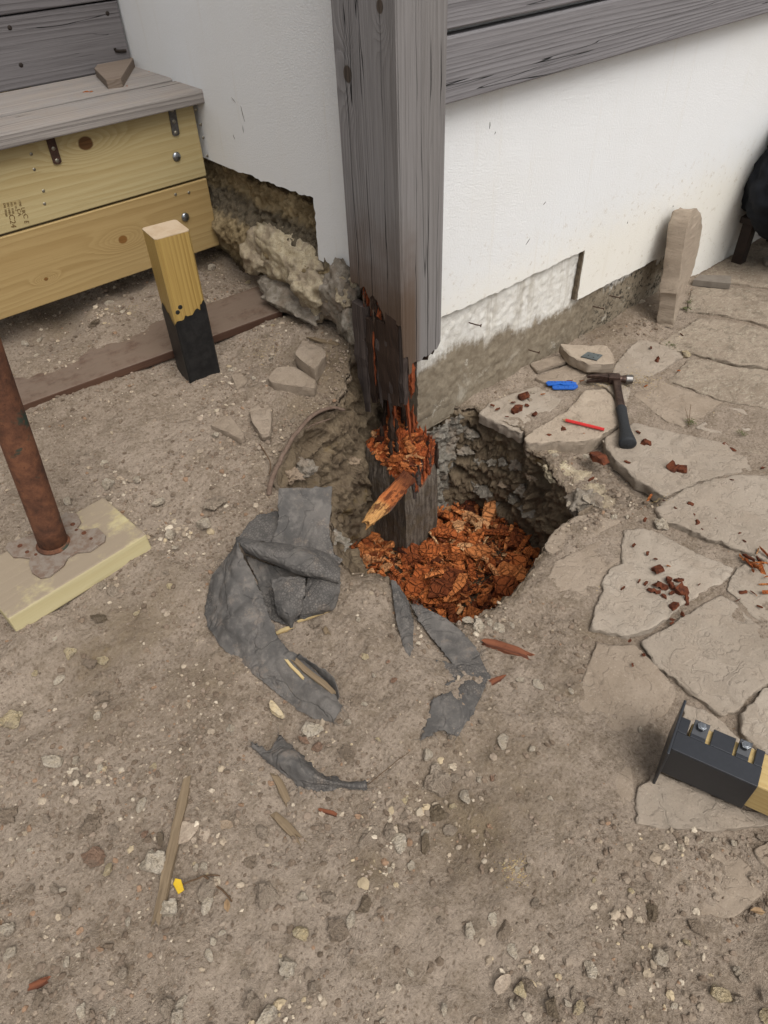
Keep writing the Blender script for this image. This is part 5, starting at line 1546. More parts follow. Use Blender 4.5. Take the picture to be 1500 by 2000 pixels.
splint('wood_splinter', 578, 1292, 650, 1352, .011, .006, MAT['stick'], 'brown splinter tucked into the tail of the folded membrane', 'splinter', .028, .014, seed=6)
splint('wood_splinter', 560, 1290, 592, 1325, .006, .004, MAT['strawwood'], 'thin pale sliver tucked into the tail of the folded membrane', 'splinter', .034, .024, seed=7)
splint('wood_splinter', 540, 1592, 586, 1642, .014, .006, MAT['stick'], 'flat brown wood flake in the dirt below the dark membrane scrap', 'splinter', .002, seed=8)
splint('wood_splinter', 538, 1515, 562, 1562, .013, .006, MAT['stick'], 'brown flake poking out below the dark membrane scrap', 'splinter', .002, seed=9)
splint('wood_splinter', 628, 1582, 660, 1592, .007, .004, MAT['splint'], 'small reddish splinter in the middle of the dirt', 'splinter', .002, seed=10)
splint('wood_splinter', 60, 1928, 92, 1914, .010, .005, MAT['splint'], 'orange splinter near the lower left corner', 'splinter', .002, seed=11)
splint('wood_splinter', 602, 660, 658, 672, .012, .006, MAT['stick'], 'old brown wood piece on the soil left of the post', 'splinter', .006, seed=13)
splint('wood_splinter', 632, 1225, 640, 1238, .010, .006, MAT['stick'], 'small brown stub of wood beside the folded membrane', 'splinter', .004, seed=14)
splint('wood_splinter', 540, 1236, 568, 1226, .009, .005, MAT['strawwood'], 'little pale chip inside the loop of the folded membrane', 'splinter', .004, seed=15)

# ------------------------------------------------------------------ roots and twigs
MAT['root'] = m_simple('root_bark', sr(128, 108, 94), sr(92, 72, 58), .9, 0, 120, .001, .2)
MAT['twig'] = m_simple('twig_bark', sr(112, 88, 66), sr(80, 60, 44), .9, 0, 160, .001, .2)
def tube_thing(name, pts, r0, r1, mat, label, cat, n=8, sub=8):
    P = np.array([G(a, c, h) for a, c, h in pts]); P = cr(P, np.linspace(0, 1, sub * len(pts)))
    P = P + .0012 * np.stack([fbm(P, 60, 2, 3), fbm(P, 60, 2, 4), fbm(P, 60, 2, 5)], 1)
    b = MB(); b.tube(list(P), list(np.linspace(r0, r1, len(P))), n)
    return tag(b.build(name, mat, smooth=True), label, cat)
tube_thing('root', [(526, 968, -.005), (530, 940, .012), (545, 905, .022), (560, 875, .028), (582, 842, .03), (606, 816, .026), (628, 802, .018), (650, 797, .004), (672, 800, -.02)], .0065, .0040, MAT['root'], 'arched brown root along the left rim of the pit', 'root', 10)
tube_thing('root', [(600, 836, .004), (622, 826, .01), (645, 818, .0)], .0022, .0012, MAT['root'], 'thin side root just inside the left rim of the pit', 'root')
tube_thing('root', [(508, 868, .002), (520, 888, .008), (528, 905, .006), (526, 925, .0)], .0016, .0012, MAT['twig'], 'thin orange-brown rootlet outside the left rim of the pit', 'root')
tube_thing('twig', [(354, 1729, .002), (378, 1720, .005), (400, 1711, .004), (430, 1710, .002)], .0016, .001, MAT['twig'], 'thin forked twig beside the lower left stick', 'twig')
tube_thing('twig', [(400, 1712, .005), (420, 1728, .006), (440, 1742, .005), (454, 1760, .002)], .0018, .0012, MAT['twig'], 'bent brown twig right of the lower left stick', 'twig')
tube_thing('twig', [(722, 1530, .002), (748, 1508, .004), (770, 1490, .003), (800, 1468, .0)], .0008, .0005, MAT['twig'], 'hair-thin dark root trailing from the dark membrane scrap', 'twig')
tube_thing('twig', [(1345, 835, .0), (1347, 815, .012), (1349, 790, .03)], .0011, .0006, MAT['twig'], 'dry upright stem growing from the paving joint', 'weed stem', 6)
tube_thing('twig', [(1346, 830, .0), (1342, 812, .012), (1338, 796, .022)], .0009, .0005, MAT['twig'], 'second shorter dry stem growing from the paving joint', 'weed stem', 6)
MAT['green'] = m_simple('weed_leaf', sr(92, 98, 62), sr(126, 120, 84), .8, 0, 200, .0003, .2, .8)
def tuft(px, py, n, r, label):
    c = G(px, py, .0); b = MB()
    for q in range(n):
        a = random.uniform(0, 6.28); d = np.array([math.cos(a), math.sin(a), 0]); s = np.array([-d[1], d[0], 0]); L = random.uniform(.4, 1.1) * r
        o_ = c + np.array([random.gauss(0, r * .5), random.gauss(0, r * .5), 0]); w = L * .16; hgt = random.uniform(.2, .9) * L
        p = [o_ - s * w * .3, o_ + s * w * .3, o_ + d * L * .5 + s * w + [0, 0, hgt * .7], o_ + d * L * .5 - s * w + [0, 0, hgt * .7], o_ + d * L + [0, 0, hgt * .6]]
        b.add(p, [(0, 1, 2, 3), (3, 2, 4)])
    tag(b.build('weed', MAT['green']), label, 'weed')
tuft(1340, 604, 34, .014, 'small green weed at the foot of the leaning flagstone')
tuft(1346, 590, 20, .012, 'weed right beside the leaning flagstone, the further of two')
tuft(1350, 826, 40, .012, 'yellowish weed in the paving joint under the dry stems')
tuft(1450, 848, 24, .010, 'green weed in the paving joint near the right edge')
tuft(1310, 675, 36, .012, 'sparse weed in the joint in front of the leaning flagstone')

# ------------------------------------------------------------------ loose slabs near the wall
def loose_slab(name, px, z_top, thick, mat, label, cat, seed, jag_=.004):
    w = [at(a, c, 2, z_top) for a, c in px]
    pts = []
    for i in range(len(w)):
        a, c = w[i], w[(i + 1) % len(w)]; L = np.linalg.norm(c - a); k = max(1, int(L / .008))
        pts += [a + (c - a) * j / k for j in range(k)]
    P = np.array(pts)[:, :2]
    P = .25 * np.roll(P, 1, 0) + .5 * P + .25 * np.roll(P, -1, 0)
    c = P.mean(0); n = len(P); V = []
    for s, z in ((.97, -thick), (1.0, -thick * .8), (1.01, -thick * .4), (1.004, -.0015), (.985, .0)):
        q = c + (P - c) * s
        f = fbm(np.column_stack([q, np.full(n, z * 6)]), 50, 4, seed)
        q = q + (q - c) / np.linalg.norm(q - c, axis=1)[:, None] * (jag_ * f)[:, None]
        V.append(np.column_stack([q, z_top + z + 0 * f]))
    for s in np.linspace(.93, .05, 12):
        q = c + (P - c) * s; f = fbm(np.column_stack([q, np.full(n, seed)]), 22, 4, seed)
        V.append(np.column_stack([q, z_top + .0025 * f]))
    m = len(V); V = np.concatenate(V)
    idx = np.arange(m)[:, None] * n + np.arange(n)[None]; nx = np.roll(idx, -1, 1)
    Q = np.stack([idx[:-1], nx[:-1], nx[1:], idx[1:]], 2).reshape(-1, 4).tolist() + [tuple((m - 1) * n + np.arange(n)), tuple(np.arange(n)[::-1])]
    ar = np.sum(P[:, 0] * np.roll(P[:, 1], -1) - P[:, 1] * np.roll(P[:, 0], -1))
    if ar < 0: Q = [tuple(q)[::-1] for q in Q]
    me = mesh_from(name, V, Q, True); me.set_sharp_from_angle(angle=math.radians(35))
    return tag(link(name, me, mat), label, cat)
loose_slab('stone_slab', [(1093, 671), (1125, 674), (1186, 674), (1203, 703), (1200, 709), (1150, 711), (1112, 693)], .050, .034, MAT['flag_thick'], 'pale broken stone slab with a metal plate on it near the wall', 'stone slab', 3)
MAT['galv'] = m_simple('galvanised_plate', sr(128, 136, 136), sr(104, 110, 110), .5, .6, 60, .0004)
b = MB(); b.prism([at(a, c, 2, .0545) for a, c in ((1135, 696), (1148, 687), (1177, 693), (1166, 703))], (0, 0, -.003)); o = b.build('metal_plate', MAT['galv'])
tag(o, 'small grey perforated metal plate lying on the pale stone slab', 'metal plate')
for (px, py) in ((1149, 694), (1160, 690), (1159, 698), (1168, 695)):
    b = MB(); c = at(px, py, 2, .0548); b.tube([c - np.array([0, 0, .0008]), c], .0022, 8); b.build('screw_hole', MAT['dark_screw'], o)
loose_slab('slate_strip', [(1034, 710), (1045, 706), (1075, 698), (1098, 693), (1109, 705), (1080, 713), (1050, 725)], .016, .012, MAT['flag_dusty'], 'thin flat grey slate strip lying against the plinth', 'slate', 5, .001)
# flagstone that leans against the white wall
def leaning_flag():
    T = .058
    p0 = at(1318, 640, 2, 0.0)                    # front lower corner of the broad face, on the ground
    print('leaning', p0)
    base_y = p0[1]; x0 = p0[0] - .01
    topz = .60
    # outline in (along x, up the slope)
    ol = [(0, 0), (.030, .03), (.070, .08), (.085, .13), (.15, .16), (.19, .24), (.195, .32), (.150, .385), (.085, .425), (.018, .437), (-.004, .40), (-.010, .30), (-.013, .2), (-.022, .145), (-.010, .12), (-.006, .06)]
    sl = np.array([0, -base_y - T * .9 - .01, topz]); sl /= np.linalg.norm(sl)
    nrm = np.array([0, sl[2], -sl[1]])            # towards the wall
    pts = jag(ol + [ol[0]], .003, 21, .012)[:-1]
    tw = math.radians(13); exv = np.array([math.cos(tw), math.sin(tw), 0])
    P3 = [np.array([x0, base_y, 0.0]) + exv * (a * .85 + .14 * c) + sl * c * .80 for a, c in pts]
    nrm = np.cross(sl, exv); nrm /= np.linalg.norm(nrm); nrm = nrm if nrm[1] > 0 else -nrm
    n = len(P3); cen = np.mean(P3, 0); V, F = [], []
    L = [(.05, .0), (.25, .0), (.45, .0), (.65, .0), (.82, 0.0), (.965, 0.0), (1.0, .002), (1.0, .012), (1.0, .024), (1.0, .040), (1.0, .054), (.965, T), (.6, T)]
    for s, d in L:
        for p in P3:
            q = cen + (p - cen) * s + nrm * d
            f = fbm(np.array([q]), 26, 4, 23)[0]; g_ = fbm(np.array([q]), 90, 3, 24)[0]
            out = (p - cen) / np.linalg.norm(p - cen)
            q = q + out * (.004 * f + .0015 * g_ if s > .9 else 0) + nrm * (.003 * f if s < 1 else 0)
            V.append(q)
    m = len(L)
    for k in range(m - 1):
        for i in range(n): F.append((k * n + i, k * n + (i + 1) % n, (k + 1) * n + (i + 1) % n, (k + 1) * n + i))
    F.append(tuple(range(n - 1, -1, -1))); F.append(tuple(range((m - 1) * n, m * n)))
    me = mesh_from('leaning_flagstone', V, F, True)
    bm_fix(me)
    me.set_sharp_from_angle(angle=math.radians(32))
    tag(link('leaning_flagstone', me, MAT['flag_thick']), 'broken sandstone flag standing on edge and leaning against the white wall', 'flagstone')
import bmesh
def bm_fix(me):
    bm = bmesh.new(); bm.from_mesh(me); bmesh.ops.recalc_face_normals(bm, faces=bm.faces); bm.to_mesh(me); bm.free()
leaning_flag()
MAT['slate'] = m_simple('grey_board', sr(140, 130, 118), sr(118, 108, 98), .8, 0, 40, .001, .2)
b = MB(); b.prism([at(a, c, 2, .030) for a, c in ((1354, 546), (1366, 536), (1428, 538), (1428, 553))], (0, 0, -.024)); o = b.build('grey_tile', MAT['slate'], bevel=.002)
tag(o, 'flat grey tile with dark edge lying beside the leaning flagstone', 'tile')
b = MB(); b.prism([at(a, c, 2, .022) for a, c in ((1491, 503), (1500, 499), (1540, 505), (1530, 520), (1496, 512))], (0, 0, -.014)); o = b.build('grey_tile', MAT['slate'], bevel=.002)
tag(o, 'second grey tile cut off by the right edge near the dark jacket', 'tile')

# ------------------------------------------------------------------ dark jacket heaped on a dark stool at the far right
MAT['jacket'] = m_simple('black_cloth', sr(30, 33, 40), sr(20, 22, 27), .85, 0, 40, .002, .25)
MAT['stoolwood'] = m_simple('dark_stool_wood', sr(50, 36, 29), sr(34, 24, 20), .6, 0, 40, .001, .3)
jc = at(1535, 500, 2, 0); jc = np.array([1.79, -.165, 0])
print('jacket', jc)
stool = empty('low_stool', jc, 'low dark brown stool under the black jacket by the white wall', 'stool')
b = MB(); b.aabox(jc + [-.15, -.13, .15], jc + [.17, .14, .175]); b.build('seat', MAT['stoolwood'], stool, bevel=.005)
for sx in (-1, 1):
    for sy in (-1, 1):
        b = MB(); c = jc + [.01 + sx * .13, sy * .11, 0]; b.aabox(c - [.02, .02, 0], c + [.02, .02, .15]); b.build('leg', MAT['stoolwood'], stool, bevel=.003)
V, F = ICO[4]; V = V.copy()
r0 = V.copy()
fold = np.abs(fbm(r0, 1.6, 2, 61)); f2 = fbm(r0 * [1, 1, 2.2], 2.6, 3, 62)
V = V * (1 + .13 * (fold - .4) + .05 * f2)[:, None] * np.array([.25, .20, .19])
V[:, 2] += .285
o = link('dark_jacket', mesh_np('dark_jacket', V + [0, .0, 0], F), MAT['jacket'], None, jc)
tag(o, 'black jacket heaped on the stool against the white wall at far right', 'jacket')
slv = MB(); base_ = np.array([-.10, .03, .46])
path = cr(np.array([[-.02, .10, .47], [-.13, .06, .44], [-.19, .0, .36], [-.205, -.04, .26], [-.15, -.07, .21], [-.06, -.1, .20]]), np.linspace(0, 1, 40))
slv.tube(list(path), [.055 + .012 * math.sin(q * .8) + .006 * math.sin(q * 2.3) for q in range(40)], 20)
sv = link('sleeve', mesh_from('sleeve', slv.v, slv.f, True), MAT['jacket'], o)

# ------------------------------------------------------------------ claw hammer
MAT['hsteel'] = m_simple('worn_hammer_steel', sr(104, 84, 74), sr(60, 44, 38), .45, .75, 70, .0008, .5, .8)
MAT['hface'] = m_simple('hammer_face_steel', sr(150, 146, 142), sr(110, 104, 98), .35, .9, 90, .0004)
MAT['grip'] = m_simple('black_rubber_grip', sr(40, 42, 45), sr(56, 57, 58), .7, 0, 200, .0006, .35)
MAT['dimple'] = m_simple('grip_dimple', sr(104, 104, 102), sr(80, 80, 80), .8, 0, 200, .0002, .2)
ho = at(1203, 740, 2, .026); he = at(1226, 866, 2, .026); hf = at(1243, 737, 2, .026); hcl = at(1153, 735, 2, .026)
ex = he - ho; HL = np.linalg.norm(ex[:2]); ex = np.array([ex[0], ex[1], 0]) / HL
ey = np.cross([0, 0, 1.0], ex)
if (hf - ho) @ ey < 0: ey = -ey
print('hammer', HL, (hf - ho) @ ey, (hcl - ho) @ ey, (hf - ho) @ ex)
ham = empty('claw_hammer', (ho[0], ho[1], .012), 'old steel claw hammer with black rubber grip lying on the paving', 'hammer')
yf = .048; yc = -.085
hp = MB()
hp.tube([(0, yf - .020, .014), (0, yf - .002, .014), (0, yf, .014)], [.0135, .0135, .012], 24)
hp2 = MB()
hp2.tube([(0, yf - .042, .014), (0, yf - .032, .014), (0, yf - .02, .014)], [.012, .0105, .0125], 20)
body = [(-.016, -.014), (.016, -.014), (.014, .012), (-.014, .012)]
hp2.prism([(a, c, .002) for a, c in [(-.014, -.022), (.013, -.022), (.014, .010), (-.013, .010)]], (0, 0, .024))
def claw(off, w):
    V, F = [], []; m = 14
    for k in range(m):
        t = k / (m - 1); y = -.018 + (yc + .018) * t; x = -.002 - .006 * t + .016 * t * t
        th = .011 * (1 - .72 * t); zc = .014 + off * (.25 + .75 * t ** .7); ww = w * (1 - .25 * t)
        for a, c in ((-1, -1), (1, -1), (1, 1), (-1, 1)): V.append((x + a * th, y, zc + c * ww))
    for k in range(m - 1):
        for i in range(4): F.append((k * 4 + i, k * 4 + (i + 1) % 4, (k + 1) * 4 + (i + 1) % 4, (k + 1) * 4 + i))
    F += [(3, 2, 1, 0), tuple(range(m * 4 - 4, m * 4))]
    return V, F
for s in (-1, 1):
    hp2.add(*claw(s * .0085, .0062))
def place_local(o):
    o.matrix_local = Matrix([[ex[i], ey[i], [0, 0, 1][i], 0] for i in range(3)] + [[0, 0, 0, 1]])
def build_part(mb, name, mat, parent, smooth=False, bevel=0):
    me = mesh_from(name, mb.v, mb.f, smooth); bm_fix(me); o = link(name, me, mat, parent)
    if bevel:
        m_ = o.modifiers.new('bevel', 'BEVEL'); m_.width = bevel; m_.segments = 2; m_.limit_method = 'ANGLE'
    return o
place_local(build_part(hp2, 'head', MAT['hsteel'], ham, bevel=.0012)); place_local(build_part(hp, 'striking_face', MAT['hface'], ham, bevel=.001))
sh = MB(); m = 14; V, F = [], []
for k in range(m):
    t = k / (m - 1); x = .010 + (HL * .47 - .010) * t; w = .0125 - .0015 * math.sin(math.pi * t); th = .0085
    for i in range(12):
        a = 2 * math.pi * i / 12; V.append((x, w * math.copysign(abs(math.cos(a)) ** .6, math.cos(a)), .012 + th * math.copysign(abs(math.sin(a)) ** .6, math.sin(a))))
for k in range(m - 1):
    for i in range(12): F.append((k * 12 + i, k * 12 + (i + 1) % 12, (k + 1) * 12 + (i + 1) % 12, (k + 1) * 12 + i))
sh.add(V, F); place_local(build_part(sh, 'shaft', MAT['hsteel'], ham, True))
gp = MB(); m = 26; V, F = [], []
def gw(t): return .0165 + .0025 * math.sin(math.pi * (t * 1.1 + .1)) * -1 + .0055 * sstep(.6, 1, np.array([t]))[0] - .004 * (t < .03)
for k in range(m + 2):
    t = min(k / (m - 1), 1); x = HL * .46 + HL * .54 * t + (.002 if k >= m else 0); f_ = 1 if k < m else (.75 if k == m else .02); w = gw(t) * f_; th = w * .82
    for i in range(18):
        a = 2 * math.pi * i / 18; V.append((x + (.003 if k == m + 1 else 0), w * math.cos(a), .013 + th * math.sin(a)))
for k in range(m + 1):
    for i in range(18): F.append((k * 18 + i, k * 18 + (i + 1) % 18, (k + 1) * 18 + (i + 1) % 18, (k + 1) * 18 + i))
gp.add(V, F); grip = build_part(gp, 'grip', MAT['grip'], ham, True); place_local(grip)
dm = MB()
for k in range(13):
    for j in (-2, -1, 0, 1, 2):
        t = .10 + .66 * k / 12; x = HL * .46 + HL * .54 * t; w = gw(t); a = math.pi / 2 + j * .42 + (.21 if k % 2 else 0)
        nr = np.array([0, math.cos(a), .82 * math.sin(a)]); c = np.array([x, w * math.cos(a), .013 + w * .82 * math.sin(a)])
        dm.add(*dome(c, nr, .0011, .0003, 6, 2))
place_local(build_part(dm, 'grip_dimples', MAT['dimple'], grip))

# ------------------------------------------------------------------ pencil, shims
MAT['red'] = m_simple('red_pencil_lacquer', sr(226, 44, 38), sr(206, 36, 32), .4, 0, 60, .0002, .5)
MAT['penwood'] = m_simple('pencil_wood', sr(206, 170, 124), None, .8, 0, 60)
MAT['lead'] = m_simple('pencil_lead', sr(50, 48, 46), None, .5, 0, 60)
pa, pb = at(1098, 819, 2, .020), at(1180, 839, 2, .020)
pd = (pb - pa); PLn = np.linalg.norm(pd); pd /= PLn
pen = empty('carpenter_pencil', pa, 'red carpenter pencil lying on the paving stone beside the hammer', 'pencil')
b = MB(); b.tube([pa + pd * .010, pa + pd * (PLn - .0005), pb], [.0045, .0045, .0042], 6); b.build('barrel', MAT['red'], pen)
b = MB(); b.tube([pa + pd * .002, pa + pd * .010], [.0014, .0044], 6); b.build('sharpened_tip', MAT['penwood'], pen)
b = MB(); b.tube([pa, pa + pd * .002], [.0005, .0014], 6); b.build('lead', MAT['lead'], pen)
MAT['blue'] = m_simple('blue_plastic', sr(36, 108, 206), sr(28, 88, 180), .4, 0, 40, .0002, .5, .4)
def shim(px, zt_, label):
    w = [at(a, c, 2, zt_) for a, c in px]
    b = MB(); b.prism(w, (0, 0, -.005)); o = b.build('plastic_shim', MAT['blue'], bevel=.0006)
    return tag(o, label, 'shim'), w
s1, w1 = shim([(1066, 747), (1070, 744), (1116, 744), (1126, 747), (1126, 751), (1100, 751), (1094, 749), (1084, 751), (1070, 751)], .014, 'blue plastic packing shim, the one nearer the wall')
s2, w2 = shim([(1079, 753), (1093, 752), (1100, 753), (1110, 753), (1120, 750.5), (1128, 751), (1129, 755), (1122, 758.5), (1082, 758.5), (1079, 757)], .012, 'blue plastic packing shim, the one nearer the red pencil')
MAT['bluehole'] = m_simple('shim_slot', sr(16, 52, 110), None, .6, 0, 40)
for (px, py) in ((1078, 746), (1084, 746), (1098, 746), (1104, 746), (1116, 747)):
    b = MB(); c = at(px, py, 2, .0144); b.tube([c - np.array([0, 0, .001]), c], .0018, 8); b.build('slot', MAT['bluehole'], s1)
for (px, py) in ((1090, 755.5), (1103, 755.5), (1110, 755.5), (1120, 754)):
    b = MB(); c = at(px, py, 2, .0124); b.tube([c - np.array([0, 0, .001]), c], .0018, 8); b.build('slot', MAT['bluehole'], s2)

# ------------------------------------------------------------------ new post in a black steel shoe, lying on the paving
MAT['blacksteel'] = m_simple('black_coated_steel', sr(48, 50, 55), sr(56, 58, 63), .42, .2, 120, .0003, .5, .5)
MAT['shoewood'] = m_wood('shoe_post_wood', 'x', sr(212, 184, 126), sr(182, 146, 84), ring=70, fine_amt=.3, rough=.6, bumpd=.0008, contrast=.35)
S0 = np.array([-.320, -1.0174, .0215])          # lower front corner of the box at the plate
sx = np.array([.31567, -.94764, .0100]); sx /= np.linalg.norm(sx); BL = .1335
sy = np.array([.94501, .31857, .0739]); sy -= sx * (sx @ sy); sy /= np.linalg.norm(sy); sz = np.cross(sx, sy)
bw, bh = .067, .086
shoe = empty('post_shoe', S0, 'new timber post end bolted into a black steel post shoe lying on the paving', 'post base')
def shoe_pts(lst): return [S0 + sx * a + sy * c + sz * d for a, c, d in lst]
t_ = .004
b = MB()
b.prism(shoe_pts([(-.004, -.020, -.0205), (-.004, bw + .020, -.0205), (-.004, bw + .020, bh + .0205), (-.004, -.020, bh + .0205)]), sx * .0045); b.build('plate', MAT['blacksteel'], shoe, bevel=.0015)
b = MB(); b.prism(shoe_pts([(.0008, 0, 0), (BL, 0, 0), (BL, 0, bh), (.0008, 0, bh)]), sy * t_)
b.prism(shoe_pts([(.0008, t_ + .0002, 0), (BL, t_ + .0002, 0), (BL, bw, 0), (.0008, bw, 0)]), sz * t_); b.build('box', MAT['blacksteel'], shoe, bevel=.001)
b = MB()
# top flange: fixed strip plus tabs cut by slots
H_ = bh - .0005
def topface(x0_, x1_, y0_, y1_):
    b.prism(shoe_pts([(x0_, y0_, H_), (x1_, y0_, H_), (x1_, y1_, H_), (x0_, y1_, H_)]), sz * t_)
fr = lambda v: v * BL
topface(.001, BL, .0002, bw * .52)
for (u0, u1, y1_) in ((.006, .125, .96), (.40, .66, .99), (.90, .995, .97)): topface(fr(u0), fr(u1), bw * .52 + .0002, bw * y1_)
b.build('top_flange', MAT['blacksteel'], shoe, bevel=.001)
for (u0, u1) in ((.165, .345), (.695, .84)):
    b = MB(); p4 = [(fr(u0), bw * .62, H_ - .001), (fr(u1), bw * .62, H_ - .001), (fr(u1), bw * .98, H_ + .007), (fr(u0), bw * .98, H_ + .007)]
    b.prism(shoe_pts(p4), sz * t_); b.prism(shoe_pts([(fr(u0), bw * .52, H_), (fr(u1), bw * .52, H_), (fr(u1), bw * .6198, H_), (fr(u0), bw * .6198, H_)]), sz * t_); b.build('clamp_tab', MAT['blacksteel'], shoe, bevel=.0008)
    c = S0 + sx * fr((u0 + u1) / 2) + sy * bw * .83 + sz * (H_ + .0085)
    b = MB(); b.tube([c, c + sz * .007], .0075, 6); b.tube([c + sz * .0071, c + sz * .0078], [.005, .0042], 12); b.build('hex_bolt', MAT['bolt'], shoe, bevel=.0006)
b = MB(); i_ = t_ + .0006
b.prism(shoe_pts([(.02, i_, i_), (.02, bw - .002, i_), (.02, bw - .002, bh - .002), (.02, i_, bh - .002)]), sx * .62)
me = mesh_from('timber', [tuple(np.linalg.solve(np.column_stack([sx, sy, sz]), np.array(v) - S0)) for v in b.v], b.f)
o = link('timber', me, MAT['shoewood'], shoe); o.matrix_local = Matrix([[sx[i], sy[i], sz[i], 0] for i in range(3)] + [[0, 0, 0, 1]])
m_ = o.modifiers.new('bevel', 'BEVEL'); m_.width = .003; m_.segments = 2

# ------------------------------------------------------------------ stones on the dirt
_st = '''420,986,45,G 400,1024,32,W 310,982,28,W 210,950,28,W 132,980,20,W 170,888,24,G 204,908,20,W 152,906,20,G 268,938,18,W 210,974,20,G 194,1208,36,D 138,1278,26,Y 174,1296,28,B 200,1290,22,Y 116,1328,22,W 22,1408,38,Y
200,1364,24,B 188,1356,16,G 192,1398,18,W 68,1314,20,Y 108,1248,16,W 220,1156,24,G 200,1144,18,G 268,1198,14,Y 332,1044,24,W 342,1070,14,W 332,1146,14,Y 324,1120,16,G 450,1424,16,W 298,1684,48,W 326,1774,34,W 178,1610,36,B 100,1490,36,W
148,1514,18,G 164,1520,18,G 178,1528,20,G 148,1486,14,W 196,1502,18,W 276,1572,26,W 220,1622,22,G 314,1638,24,D 282,1630,16,R 8,1594,36,B 184,1674,40,R 212,1698,28,Y 106,1736,18,G 122,1738,12,W 12,1816,30,W 18,1866,22,W 406,1738,36,G
404,1768,32,W 400,1694,16,W 384,1694,14,W 520,1752,46,G 590,1826,34,Y 592,1752,22,W 564,1888,32,W 494,1958,30,G 522,1986,36,W 408,1866,22,W 434,1822,14,W 416,1838,14,W 328,1970,30,G 354,1960,22,W 344,1986,28,W 218,1982,22,W 160,1974,22,W
74,1954,20,B 488,1684,28,B 510,1626,30,G 492,1532,14,W 300,1498,16,Y 216,1446,22,B 248,1446,14,B 452,1424,16,W 608,1426,44,W 592,1446,28,R 620,1458,24,R 678,1470,38,B 836,1476,26,W 856,1524,56,G 888,1520,20,G 982,1448,34,W 1038,1464,14,W
908,1556,32,W 884,1576,20,Y 854,1590,34,D 936,1522,16,W 962,1520,20,R 722,1636,48,G 760,1626,32,G 786,1620,22,B 808,1616,26,B 830,1626,18,W 780,1646,40,W 830,1652,36,D 880,1622,24,G 792,1590,22,G 790,1562,18,Y 762,1570,20,G 804,1690,20,W
762,1702,14,W 712,1770,38,D 722,1742,28,W 732,1732,18,R 752,1764,22,G 644,1752,32,G 660,1816,44,B 686,1798,26,W 918,1822,30,W 962,1794,26,W 984,1820,28,B 1000,1856,26,W 1032,1888,18,W 1016,1934,26,Y 1032,1928,28,B 1000,1962,14,W
1012,1958,20,G 1078,1968,36,D 1076,1938,16,G 868,1972,18,W 748,1994,12,W 712,1376,14,W 678,1412,14,W 738,1444,12,Y 940,1410,14,G 1222,1806,18,G 1230,1834,22,G 1154,1896,30,W 1286,1872,30,W 1306,1866,22,G 1280,1902,24,G 1300,1902,18,G
1406,1944,50,Y 1438,1954,22,G 1440,1898,14,W 1454,1910,16,G 1316,1966,16,W 1154,1974,24,G 1130,1970,22,Y 1108,1960,14,W 1120,1940,18,G 1494,1944,20,G 1496,1984,24,Y 1274,1782,28,D 1342,1842,14,Y 1362,1810,28,B 1232,1742,18,Y 1368,1644,12,W
1396,1640,10,W 1432,1646,12,W 1488,1637,16,G 1046,1764,16,G 1010,1698,12,W 1032,1696,16,G 617,1216,30,G 712,1283,18,Y 758,1292,10,R 769,1329,14,R 730,1320,12,W 842,1329,12,W 1016,1329,20,W 1050,1337,28,W 1115,1350,16,W 695,1370,30,B
915,1212,24,W 935,1222,30,W 955,1215,26,W 975,1228,24,W 1000,1222,18,W 960,1240,12,G 572,823,14,G 535,640,18,Y 413,523,16,W 487,553,20,Y 447,490,18,G 420,850,14,W 452,725,18,W 495,740,10,W 343,755,20,G 47,672,20,W 78,665,16,W
187,633,24,D 73,697,12,W 213,593,18,W 240,610,14,W 500,590,14,Y 380,700,14,G 530,700,12,W 470,700,12,W 1293,1027,26,W 1145,975,20,W 1110,985,14,W 1200,1010,14,W 1225,1010,10,W 1178,862,8,W 1146,893,16,W 1084,890,14,W 1190,940,20,G
1230,975,14,G 1170,985,22,G 1208,958,12,G 1328,662,16,Y 1137,660,14,G 1252,590,14,W 1310,585,10,W 986,744,12,W 1040,768,10,W 1338,692,18,Y 700,1210,12,W 880,1440,12,G 1075,1560,12,W 1250,1425,10,W 1140,1640,10,W 1160,1720,14,Y
560,1910,12,W 480,1905,14,G 690,1880,16,G 610,1930,18,G 800,1900,14,W 930,1760,12,G 860,1800,14,G 440,1600,16,G 540,1690,16,W 90,1600,16,G 60,1660,14,W 130,1780,14,G 250,1800,16,W 60,1740,16,B 240,1900,18,G 130,1880,16,W'''
CODE = {'W': ('pb_white', 'pale'), 'G': ('pb_grey', 'grey'), 'B': ('pb_brown', 'brown'), 'D': ('pb_dark', 'dark'), 'R': ('pb_red', 'reddish'), 'Y': ('pb_yellow', 'yellowish')}
ROCKS = {}
for cde in CODE:
    L = []
    for s in range(6):
        V, F = rock(700 + s + 31 * ord(cde), 3, [9, 12, 16, 18, 13, 11][s], [(1, .8, .6), (1, .72, .5), (1, .9, .62), (1, .62, .42), (1, .86, .7), (1, .7, .38)][s], [.20, .18, .16, .14, .26, .14][s])
        me = mesh_np('pebble', V, F, smooth=False); me.materials.append(MAT[CODE[cde][0]]); L.append(me)
    ROCKS[cde] = L
MARKS = [(345, 1650, 'the long stick'), (370, 700, 'the black-footed stub'), (150, 1080, 'the timber pad'), (520, 1150, 'the folded membrane'), (880, 1330, 'the torn membrane strip'), (600, 1510, 'the dark membrane scrap'),
         (880, 1120, 'the pit'), (1390, 1480, 'the black post shoe'), (1210, 800, 'the hammer'), (1310, 560, 'the leaning flagstone'), (855, 1525, 'the big flat grey stone'), (1406, 1944, 'the big yellowish flint'), (660, 640, 'the corner post')]
_used = {}
_parsed = [(float(a), float(b_), float(c), d) for a, b_, c, d in (t.split(',') for t in _st.split())]
